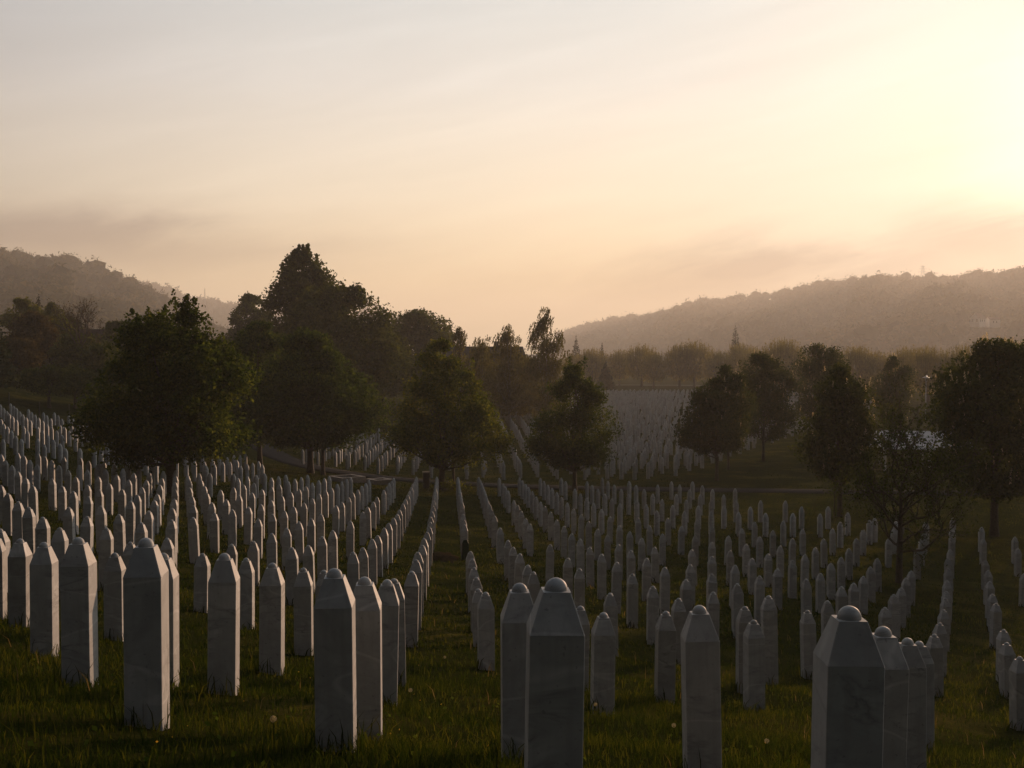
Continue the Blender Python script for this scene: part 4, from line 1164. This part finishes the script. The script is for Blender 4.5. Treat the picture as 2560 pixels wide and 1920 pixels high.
# avenue of pollarded trees beyond the far graves
def alley_mesh(seed):
    rs = np.random.default_rng(seed)
    n = 1900
    d = rs.normal(size=(n, 3)); d /= np.linalg.norm(d, axis=1)[:, None]
    c = d * np.array((3.3, 3.3, 2.9)) * rs.uniform(.5, 1.0, (n, 1)) + np.array((0, 0, 4.0))
    tw = []
    for _ in range(260):
        a = rs.uniform(0, 6.28); r_ = 3.1 * math.sqrt(rs.uniform())
        z0 = 4.0 + 2.7 * math.sqrt(max(0, 1 - (r_ / 3.3) ** 2))
        L = rs.uniform(.5, 1.9)
        p0 = np.array((r_ * math.cos(a), r_ * math.sin(a), z0 - .5))
        p1 = p0 + np.array((math.cos(a) * .12 * r_, math.sin(a) * .12 * r_, L + .5))
        s = np.array((-math.sin(a), math.cos(a), 0)) * .045
        tw += [p0 - s, p0 + s, p1 + s * .4, p1 - s * .4]
        for k in range(7):
            f = rs.uniform(.2, 1)
            c = np.concatenate([c, (p0 * (1 - f) + p1 * f + rs.normal(0, .07, 3))[None]])
    global rng
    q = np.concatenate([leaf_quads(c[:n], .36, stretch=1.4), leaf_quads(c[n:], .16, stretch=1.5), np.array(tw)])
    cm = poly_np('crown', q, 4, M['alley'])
    mb = MB()
    mb.tube([(0, 0, -.4), (.03, 0, 1.2), (0, .04, 2.6), (0, 0, 3.6)], [.30, .22, .2, .16], 8)
    for k in range(7):
        a = k * .9 + rs.uniform(0, .5)
        mb.tube([(0, 0, 2.2), (.8 * math.cos(a), .8 * math.sin(a), 3.3), (1.5 * math.cos(a), 1.5 * math.sin(a), 4.8)], [.11, .08, .04], 5)
    return cm, mb.mesh('trunk', M['bark'])


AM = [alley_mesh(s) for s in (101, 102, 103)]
AL = [(1432, 333, 1.29), (1490, 329, 1.35), (1545, 327, 1.39), (1592, 324, 1.43), (1640, 320, 1.39), (1692, 315, 1.49), (1745, 311, 1.52), (1790, 306, 1.43), (1840, 301, 1.49), (1895, 294, 1.47), (1950, 288, 1.57), (2010, 278, 1.32), (2065, 271, 1.26), (2130, 262, 1.32), (2195, 252, 1.39), (2260, 243, 1.35), (2330, 234, 1.46), (2400, 224, 1.32), (2470, 215, 1.46), (2545, 205, 1.49), (2610, 198, 1.46)]
for q, (u, d, s) in enumerate(AL):
    s *= .92 * (.92, 1.05, .97, 1.08, .94, 1.02, 1.1)[q % 7]
    x, y = pbase(u + (7, -9, 4, 12, -6)[q % 5], d + (6, -5, 9, 0, -8, 3)[q % 6])
    o = empty('avenue_tree', (x, y, gz(x, y)), q * 1.7)
    o.scale = (s, s, s)
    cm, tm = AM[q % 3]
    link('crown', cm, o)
    link('trunk', tm, o)
    tag(o, 'hazy pollarded avenue tree, %s along the line counting from the birches' % ordw(q), 'tree', 'avenue of pollarded trees behind the far graves')

CON = [('small hazy spruce standing right of the birches before the ridge', 1440, 420, 15.5, 3.8), ('tiny hazy spruce tip above the start of the avenue', 1505, 430, 13.0, 2.6),
       ('hazy spruce rising above the middle of the avenue', 1838, 400, 19, 4.2), ('low dark conical spruce at the left end of the far graves', 1514, 285, 7.6, 2.7)]
for q, (lab, u, d, hh, ww) in enumerate(CON):
    conifer('spruce_tree', lab, pbase(u, d), hh, .5, ww, 130 + q, 'spruces around the avenue', size=.62)

# ------------------------------------------------------------------ buildings
def gable_house(name, label, c, L, W, hw, hr, rz, wallm, roofm, wins=(), doors=()):
    """c: centre of the base; gable ends face +-x in the house frame"""
    root = empty(name, c, rz)
    mb = MB()
    x, y = L / 2, W / 2
    mb.add([(-x, -y, -3), (x, -y, -3), (x, y, -3), (-x, y, -3), (-x, -y, hw), (x, -y, hw), (x, y, hw), (-x, y, hw), (-x, 0, hw + hr), (x, 0, hw + hr)],
           [(0, 1, 5, 4), (2, 3, 7, 6), (1, 2, 6, 9, 5), (3, 0, 4, 8, 7)])
    mb.build('wall', M[wallm], root)
    e = .45
    sl = hr / y
    mb = MB()
    for s in (-1, 1):
        v = [(-x - e, s * (y + e), hw - e * sl), (x + e, s * (y + e), hw - e * sl), (x + e, 0, hw + hr + .02), (-x - e, 0, hw + hr + .02)]
        v += [(a, b_, c_ + .16) for a, b_, c_ in v]
        mb.add(v, [(0, 1, 2, 3), (4, 5, 6, 7), (0, 1, 5, 4), (1, 2, 6, 5), (2, 3, 7, 6), (3, 0, 4, 7)])
    rf = mb.build('roof', M[roofm], root)
    mb = MB(); mb.box((x * .35, .5, hw + hr + .3), (.6, .6, 1.3)); mb.build('chimney', M['wall_grey'], rf)
    for (face, pos, zc, ww, wh) in wins:
        mb = MB()
        if face == 'front':
            mb.box((pos, -y - .02, zc), (ww, .08, wh))
        else:
            mb.box((-x - .02, pos, zc), (.08, ww, wh))
        wd = mb.build('window', M['glass'], root)
        mb = MB()
        if face == 'front':
            mb.box((pos, -y - .05, zc - wh / 2 - .06), (ww + .2, .16, .1))
        else:
            mb.box((-x - .05, pos, zc - wh / 2 - .06), (.16, ww + .2, .1))
        mb.build('sill', M['kerb'], wd)
    tag(root, label, 'house')
    return root


gable_house('white_house', 'small white gabled house on the ridge slope above the avenue', tuple(HOUSE + np.array((0, 0, -.2))), 16.5, 8.6, 5.2, 4.4, R(48), 'wall_white', 'roof_tile',
            [('end', -2.0, 2.9, 1.5, 2.7), ('end', 2.0, 2.9, 1.5, 2.7), ('front', -5.0, 2.9, 1.6, 2.1), ('front', -.5, 2.9, 1.6, 2.1), ('front', 4.6, 2.9, 1.6, 2.1)])
sx_, sy_ = HOUSE[0] + 17, HOUSE[1] + 9
gable_house('shed', 'low grey shed beside the white house on the ridge slope', (sx_, sy_, HOUSE[2] - .3), 10.5, 8.0, 4.4, 2.2, R(10), 'wall_white', 'roof_tile', [('front', -1.5, 1.9, 1.2, 1.4), ('front', 1.5, 1.9, 1.2, 1.4)])
hx, hy = pbase(1210, 176)
gable_house('hall', 'large dark-roofed building mostly hidden behind the birches', (hx, hy, gz(hx, hy)), 11, 9, 7.0, 3.2, R(12), 'wall_grey', 'roof_dark',
            [('front', p__, z__, 1.2, 1.5) for p__ in (-3.6, -1.2, 1.2, 3.6) for z__ in (2.0, 5.0)])
vx_, vy_ = pbase(192, 168)
gable_house('farmhouse', 'dark-roofed house hidden among the left wood edge', (vx_, vy_, gz(vx_, vy_)), 8.0, 6.0, 2.6, 2.8, R(-8), 'wall_grey', 'roof_dark', [('front', -2, 1.4, .9, 1.2), ('front', 2, 1.4, .9, 1.2)])

# pale canopy glimpsed through the budding tree
cxp, cyp = pbase(2262, 97)
root = empty('canopy_pavilion', (cxp, cyp, gz(cxp, cyp)), R(-14))
for k in range(14):                                            # standing-seam roof sheets, each its own piece
    mb = MB()
    x0 = -5.6 + k * .8
    v = [(x0, -3.4, 1.75), (x0 + .79, -3.4, 1.75), (x0 + .79, 3.6, 2.75), (x0, 3.6, 2.75)]
    v += [(a, b_, c_ + .05) for a, b_, c_ in v]
    mb.add(v, [(3, 2, 1, 0), (4, 5, 6, 7), (0, 1, 5, 4), (1, 2, 6, 5), (2, 3, 7, 6), (3, 0, 4, 7)])
    v2 = [(x0 - .02, -3.4, 1.80), (x0 + .02, -3.4, 1.80), (x0 + .02, 3.6, 2.80), (x0 - .02, 3.6, 2.80)]
    v2 += [(a, b_, c_ + .06) for a, b_, c_ in v2]
    mb.add(v2, [(4, 5, 6, 7), (0, 1, 5, 4), (1, 2, 6, 5), (2, 3, 7, 6), (3, 0, 4, 7)])
    mb.build('roof_sheet', M['roof_pale'], root)
for px_ in (-5, -1.7, 1.7, 5):
    for py_, hh in ((-3.0, 1.79), (3.2, 2.67)):
        mb = MB(); mb.lathe([(.12, -.2), (.12, hh)], 10, (px_, py_, 0)); mb.build('column', M['wall_white'], root)
tag(root, 'low open pavilion with a pale sheet-metal roof behind the budding tree', 'pavilion')

# ------------------------------------------------------------------ street furniture
def lamp(label, u, d, h_, r_):
    x, y = pbase(u, d)
    root = empty('lamp_post', (x, y, gz(x, y)))
    mb = MB(); mb.lathe([(.09, -.3), (.09, .6), (.055, .7), (.045, h_ - 1.0)], 10); mb.build('post', M['steel'], root, True)
    mb = MB(); mb.lathe([(.06, h_ - 1.0), (.17, h_ - .92), (.17, h_ - .5), (.13, h_ - .42)], 10); mb.build('lantern', M['steel'], root, True)
    mb = MB(); mb.lathe([(r_ * .96, h_ - .36), (r_, h_ - .33), (r_ * .55, h_ - .24), (.18, h_ - .2), (.15, h_), (.02, h_ + .04)], 18); mb.build('shade', M['white_lamp'], root, True)
    mb = MB()
    for k in range(3):
        a = k * 2.09
        mb.tube([(.13 * math.cos(a), .13 * math.sin(a), h_ - .45), (.5 * r_ * math.cos(a), .5 * r_ * math.sin(a), h_ - .28)], [.015, .015], 5)
    mb.build('bracket', M['steel'], root)
    return tag(root, label, 'lamp post', 'path lamps')


lamp('grey lamp post with a flat disc shade between the right-hand chestnuts', 2315, 165, 6.3, .5)
lamp('lamp with a white disc shade showing through the yellow-green tree', 1138, 121, 4.9, .42)

x, y = pbase(1065, 79.3)
root = empty('stone_pillar', (x, y, gz(x, y)), R(8))
mb = MB(); mb.box((0, 0, .38), (.42, .42, 1.3)); mb.build('shaft', M['pillar'], root)
mb = MB(); mb.box((0, 0, 1.065), (.5, .5, .07)); mb.build('cap', M['kerb'], root)
tag(root, 'short dark stone pillar with a pale cap beside the path', 'pillar')

x, y = pbase(1133, 79.6)
mb = MB(); mb.tube([(0, 0, -.4), (.01, 0, .8), (0, .01, 1.95)], [.10, .095, .085], 9)
tag(mb.build('wooden_post', M['timber']), 'thick upright wooden post right of the yellow-green tree trunk', 'post')
bpy.context.scene.objects['wooden_post'].location = (x, y, gz(x, y))
x, y = pbase(2088, 65.6)
root = empty('tree_stake', (x, y, gz(x, y)))
mb = MB(); mb.tube([(0, 0, -.4), (0, 0, 1.0), (.02, 0, 2.3)], [.035, .033, .03], 7); mb.build('stake', M['timber'], root)
mb = MB(); mb.box((.15, 0, 2.0), (.30, .03, .05)); mb.build('tie', M['timber'], root)
tag(root, 'thin wooden stake tied beside the narrow chestnut trunk', 'stake')


def square_kerb(label, u, v, d, size, rz):
    x, y = pbase(u, d)
    root = empty('stone_surround', (x, y, gz(x, y)), rz)
    h_ = size / 2
    for k, (cx_, cy_, sx, sy) in enumerate(((0, -h_, size + .22, .22), (0, h_, size + .22, .22), (-h_, 0, .22, size - .225), (h_, 0, .22, size - .225))):
        mb = MB(); mb.box((cx_, cy_, .02), (sx, sy, .64)); mb.build('kerb_stone', M['kerb'], root)
    return tag(root, label, 'stone surround', 'stone surrounds by the path')


square_kerb('low square stone surround nearest the pillar at the path', 948, 1212, 81.2, 1.15, R(38))
square_kerb('low square stone surround nearer the linden at the path', 866, 1208, 82, 1.7, R(38))

for q, (u, d) in enumerate(((22, 112), (98, 109), (172, 112))):
    x, y = pbase(u, d)
    mb = MB(); mb.tube([(0, 0, -.4), (0, 0, 1.35)], [.06, .05], 7)
    mb.tube([(0, 0, 1.28), (.0, 0, 1.38)], [.062, .02], 7)
    o = mb.build('fence_post', M['timber'])
    o.location = (x, y, gz(x, y))
    tag(o, 'dark wooden fence post above the upper left graves, %s from the left edge' % ORD[q], 'fence post', 'fence posts above the graves')

# fresh grave with its green marker
x, y = -1.55, 37.9
root = empty('grave_marker', (x + .05, y, gz(x, y)), R(4))
mb = MB(); mb.box((0, 0, .16), (.22, .05, .72)); mb.build('board', M['green'], root)
mb = MB(); mb.add([(-.11, -.027, .522), (.11, -.027, .522), (.06, -.027, .64), (-.06, -.027, .64), (-.11, .027, .522), (.11, .027, .522), (.06, .027, .64), (-.06, .027, .64)],
                  [(0, 1, 2, 3), (7, 6, 5, 4), (1, 5, 6, 2), (2, 6, 7, 3), (3, 7, 4, 0), (0, 4, 5, 1)]); mb.build('top', M['green'], root)
tag(root, 'dark green wooden grave marker leaning in the row right of the aisle', 'grave marker')
mxs, mys = np.meshgrid(np.linspace(-1, 1, 15), np.linspace(-1, 1, 15))
hx_, hy_ = -2.25 + mxs * .55, 37.6 + mys * 1.1
hz_ = ground(hx_, hy_) - .05 + 0.22 * np.clip(1 - mxs ** 2, 0, 1) * np.clip(1 - mys ** 4, 0, 1) + rng.normal(0, .025, mxs.shape)
ii = np.arange(225).reshape(15, 15)
f = np.stack([ii[:-1, :-1], ii[:-1, 1:], ii[1:, 1:], ii[1:, :-1]], -1).reshape(-1, 4)
tag(link('grave_mound', idx_np('grave_mound', np.stack([hx_, hy_, hz_], -1), f, M['earth'], True)), 'dark mound of fresh earth beside the green marker', 'mound')

# radio masts and a pylon on the ridges
def mast(name, label, u, vtop, vbot, d, w, cross=False):
    p1 = at(u, vtop, d)
    p0 = at(u, vbot, d)
    h_ = p1[2] - p0[2]
    root = empty(name, tuple(p0))
    mb = MB()
    for sx in (-1, 1):
        for sy in (-1, 1):
            mb.tube([(sx * w, sy * w, -8), (sx * w * .15, sy * w * .15, h_)], [.36, .2], 4)
    mb.build('leg', M['steel'], root)
    mb = MB()
    for k in range(8):
        a, b_ = k / 8, (k + 1) / 8
        wa, wb = w * (1 - .85 * a), w * (1 - .85 * b_)
        mb.tube([(-wa, -wa, a * h_), (wb, -wb, b_ * h_)], [.07, .07], 4)
        mb.tube([(wa, wa, a * h_), (-wb, wb, b_ * h_)], [.07, .07], 4)
    mb.build('lattice', M['steel'], root)
    if cross:
        for f, L in ((.62, 10.0), (.80, 8.0), (.94, 5.2)):
            mb = MB(); mb.tube([(-L, 0, h_ * f), (L, 0, h_ * f)], [.22, .22], 4); mb.tube([(-L, 0, h_ * f), (0, 0, h_ * (f + .06))], [.08, .08], 4); mb.tube([(L, 0, h_ * f), (0, 0, h_ * (f + .06))], [.08, .08], 4)
            mb.build('cross_arm', M['steel'], root)
    return tag(root, label, 'mast')


mast('pylon', 'faint lattice power pylon on the right ridge', 2307, 664, 706, 2300, 5.6, True)
mast('radio_mast', 'thin radio mast on the left hillside skyline', 244, 646, 680, 1290, 1.0)
mast('radio_mast', 'faint radio mast on the second ridge', 512, 720, 752, 2500, 1.4)

# ------------------------------------------------------------------ grass and small plants
def blades(x, y, h_, w_, seed):
    """bent three-segment grass blades"""
    rs = np.random.default_rng(seed)
    n = len(x)
    z = ground(x, y) + 0.035 * (np.sin(x * 1.9 + 1.3 * np.sin(y * 1.1)) + np.sin(y * 2.3 + 1.7 * np.sin(x * .9))) * np.exp(-y / 60) - .03
    a = rs.uniform(0, 2 * math.pi, n)
    bend = h_ * rs.uniform(.1, .75, n)
    dx, dy = np.cos(a) * bend, np.sin(a) * bend
    sa = rs.uniform(0, math.pi, n)
    sx, sy = np.cos(sa) * w_ / 2, np.sin(sa) * w_ / 2
    b0 = np.stack([x, y, z], -1)
    b1 = b0 + np.stack([dx * .3, dy * .3, h_ * .6], -1)
    b2 = b0 + np.stack([dx, dy, h_ * .95], -1)
    s = np.stack([sx, sy, 0 * sx], -1)
    v = np.stack([b0 - s, b0 + s, b1 + s * .8, b1 - s * .8, b2], 1)
    o = (np.arange(n) * 5)[:, None]
    tri = np.concatenate([o + np.array((0, 1, 2)), o + np.array((0, 2, 3)), o + np.array((3, 2, 4))], 1).reshape(-1, 3)
    return v.reshape(-1, 3), tri


gv, gf, off = [], [], 0
ZONES = [(4.3, 8.5, 1500, .05, .16, .0065), (8.5, 14, 800, .05, .15, .009), (14, 24, 300, .05, .14, .014), (24, 42, 95, .06, .14, .024), (42, 84, 34, .06, .13, .034), (84, 130, 7, .07, .15, .042)]
for q, (y0, y1, den, h0, h1, ww) in enumerate(ZONES):
    half = lambda yy: yy * .47 + .8
    A_ = (half(y0) + half(y1)) * (y1 - y0)
    n = int(A_ * den)
    y = np.sqrt(rng.uniform(y0 ** 2, y1 ** 2, n))
    x = rng.uniform(-1, 1, n) * half(y)
    patch = .5 + .5 * np.sin(x * 1.1 + 2 * np.sin(y * .7)) * np.sin(y * .9 + 1.5 * np.sin(x * .6))
    keep = rng.uniform(0, 1, n) < .45 + .55 * patch
    x, y, patch = x[keep], y[keep], patch[keep]
    hh = rng.uniform(h0, h1, len(x)) * .72 * (.65 + .7 * patch) * np.where(rng.uniform(0, 1, len(x)) < .06, 1.8, 1)
    v, f = blades(x, y, hh, ww * rng.uniform(.6, 1.4, len(x)), 500 + q)
    gv.append(v); gf.append(f + off); off += len(v)
# long tufts left standing round the feet of the stones
tx_, ty_ = [], []
for r in flat:
    if r[4] < 60:
        k = int(np.clip(420 / r[4], 5, 50))
        side = rng.integers(0, 4, k)
        e = rng.uniform(-.14, .14, k)
        o_ = .11 + np.abs(rng.normal(0, .05, k))
        px_ = np.where(side == 0, e, np.where(side == 1, e, np.where(side == 2, -o_, o_)))
        py_ = np.where(side == 0, -o_, np.where(side == 1, o_, e))
        tx_.append(r[3] + px_); ty_.append(r[4] + py_)
tx_, ty_ = np.concatenate(tx_), np.concatenate(ty_)
v, f = blades(tx_, ty_, rng.uniform(.10, .26, len(tx_)), np.clip(.0009 * ty_ + .002, .006, .05), 600)
gv.append(v); gf.append(f + off); off += len(v)
tag(link('grass', idx_np('grass', np.concatenate(gv), np.concatenate(gf), M['grass'])), 'uneven spring grass growing between the gravestones', 'grass', kind='stuff')

# broad weed leaves in the foreground and dry stalks
n = 500
y = np.sqrt(rng.uniform(4.4 ** 2, 12 ** 2, n)); x = rng.uniform(-1, 1, n) * (y * .46 + .3)
z = ground(x, y) + rng.uniform(.0, .07, n)
tag(link('weeds', poly_np('weeds', leaf_quads(np.stack([x, y, z], -1), .036), 4, M['linden'])), 'broad-leaved weeds low in the foreground grass', 'weeds', kind='stuff')
n = 420
y = np.sqrt(rng.uniform(4.5 ** 2, 34 ** 2, n)); x = rng.uniform(-1, 1, n) * (y * .46 + .3)
v, f = blades(x, y, rng.uniform(.10, .24, n), .0035 + .0006 * y, 700)
tag(link('dry_grass', idx_np('dry_grass', v, f, M['straw'])), 'thin dry stalks standing out of the grass', 'grass', kind='stuff')
n = 1500
y = np.sqrt(rng.uniform(5 ** 2, 70 ** 2, n)); x = rng.uniform(-1, 1, n) * (y * .45)
cl = np.sin(x * .35 + 1.2) * np.sin(y * .21 + .4 * x) > .15
x, y = x[cl], y[cl]
z = ground(x, y) + rng.uniform(.08, .16, len(x))
tag(link('wild_flowers', poly_np('wild_flowers', leaf_quads(np.stack([x, y, z], -1), .018), 4, M['flower'])), 'tiny yellow wild flowers dotted through the grass', 'flowers', kind='stuff')

# dandelion clocks
mb = MB(); mb.tube([(0, 0, -.03), (.012, 0, .1), (.0, .008, .21)], [.0032, .003, .0025], 5); me_stem = mb.mesh('stem', M['grass'])
d = unit(170)
tipv = []
for q in d:
    p = q * .017
    s = np.cross(q, unit(1)[0]) * .0036
    s2 = np.cross(q, s)
    tipv += [p - s, p + s2, p + s, p - s2]
me_head = poly_np('seed_head', np.array(tipv) + np.array((0, .008, .215)), 4, M['seed'])
DAND = [(676, 6.1, 'in the grass left of the veined front stone'), (1023, 9.6, 'against the row left of the aisle'), (1640, 5.2, 'at the bottom edge right of the middle foreground stone'),
        (1923, 8.4, 'left of the big lower right stone'), (2128, 7.6, 'just behind the big lower right stone'), (2242, 4.9, 'in front of the stone behind the big lower right stone'),
        (1690, 9.0, 'before the third row right of the aisle'), (1110, 14.5, 'in the grass aisle itself'), (860, 13.2, 'between the first two rows left of the aisle'), (1490, 10.4, 'just right of the middle foreground stone')]
for u, d_, where in DAND:
    x, y = pbase(u, d_)
    o = empty('dandelion', (x, y, gz(x, y)), d_ * 3)
    link('stem', me_stem, o)
    link('seed_head', me_head, o)
    tag(o, 'pale dandelion clock ' + where, 'dandelion', 'dandelion clocks in the grass')

# low bush at the foot of the yellow-green tree
x, y = pbase(1118, 78.2)
root = empty('bush', (x, y, gz(x, y)))
rs = np.random.default_rng(5)
c_ = rs.normal(0, 1, (700, 3)) * np.array((.55, .4, .16)) + np.array((.2, 0, .28))
link('foliage', poly_np('foliage', leaf_quads(c_[c_[:, 2] > 0], .13), 4, M['field_maple']), root)
mb = MB()
for k in range(9):
    a = k * .7
    mb.tube([(0, 0, -.1), (.3 * math.cos(a), .25 * math.sin(a), .2), (.6 * math.cos(a), .4 * math.sin(a), .4)], [.02, .014, .006], 4)
mb.build('stem', M['bark'], root)
tag(root, 'low green bush at the foot of the yellow-green tree', 'bush')

# ------------------------------------------------------------------ morning haze
mb = MB()
mb.box((0, 2350, 105), (9600, 5600, 222))
m, t = mat_new('haze')
pv = t.n('ShaderNodeVolumePrincipled')
pv.inputs['Color'].default_value = (0.98, 0.95, 0.89, 1)
pv.inputs['Density'].default_value = 0.00030
pv.inputs['Anisotropy'].default_value = 0.30
o = t.n('ShaderNodeOutputMaterial')
t.l(pv.outputs[0], o.inputs['Volume'])
hz = mb.build('haze', m)
tag(hz, 'thin golden morning haze filling the valley', 'haze', kind='stuff')
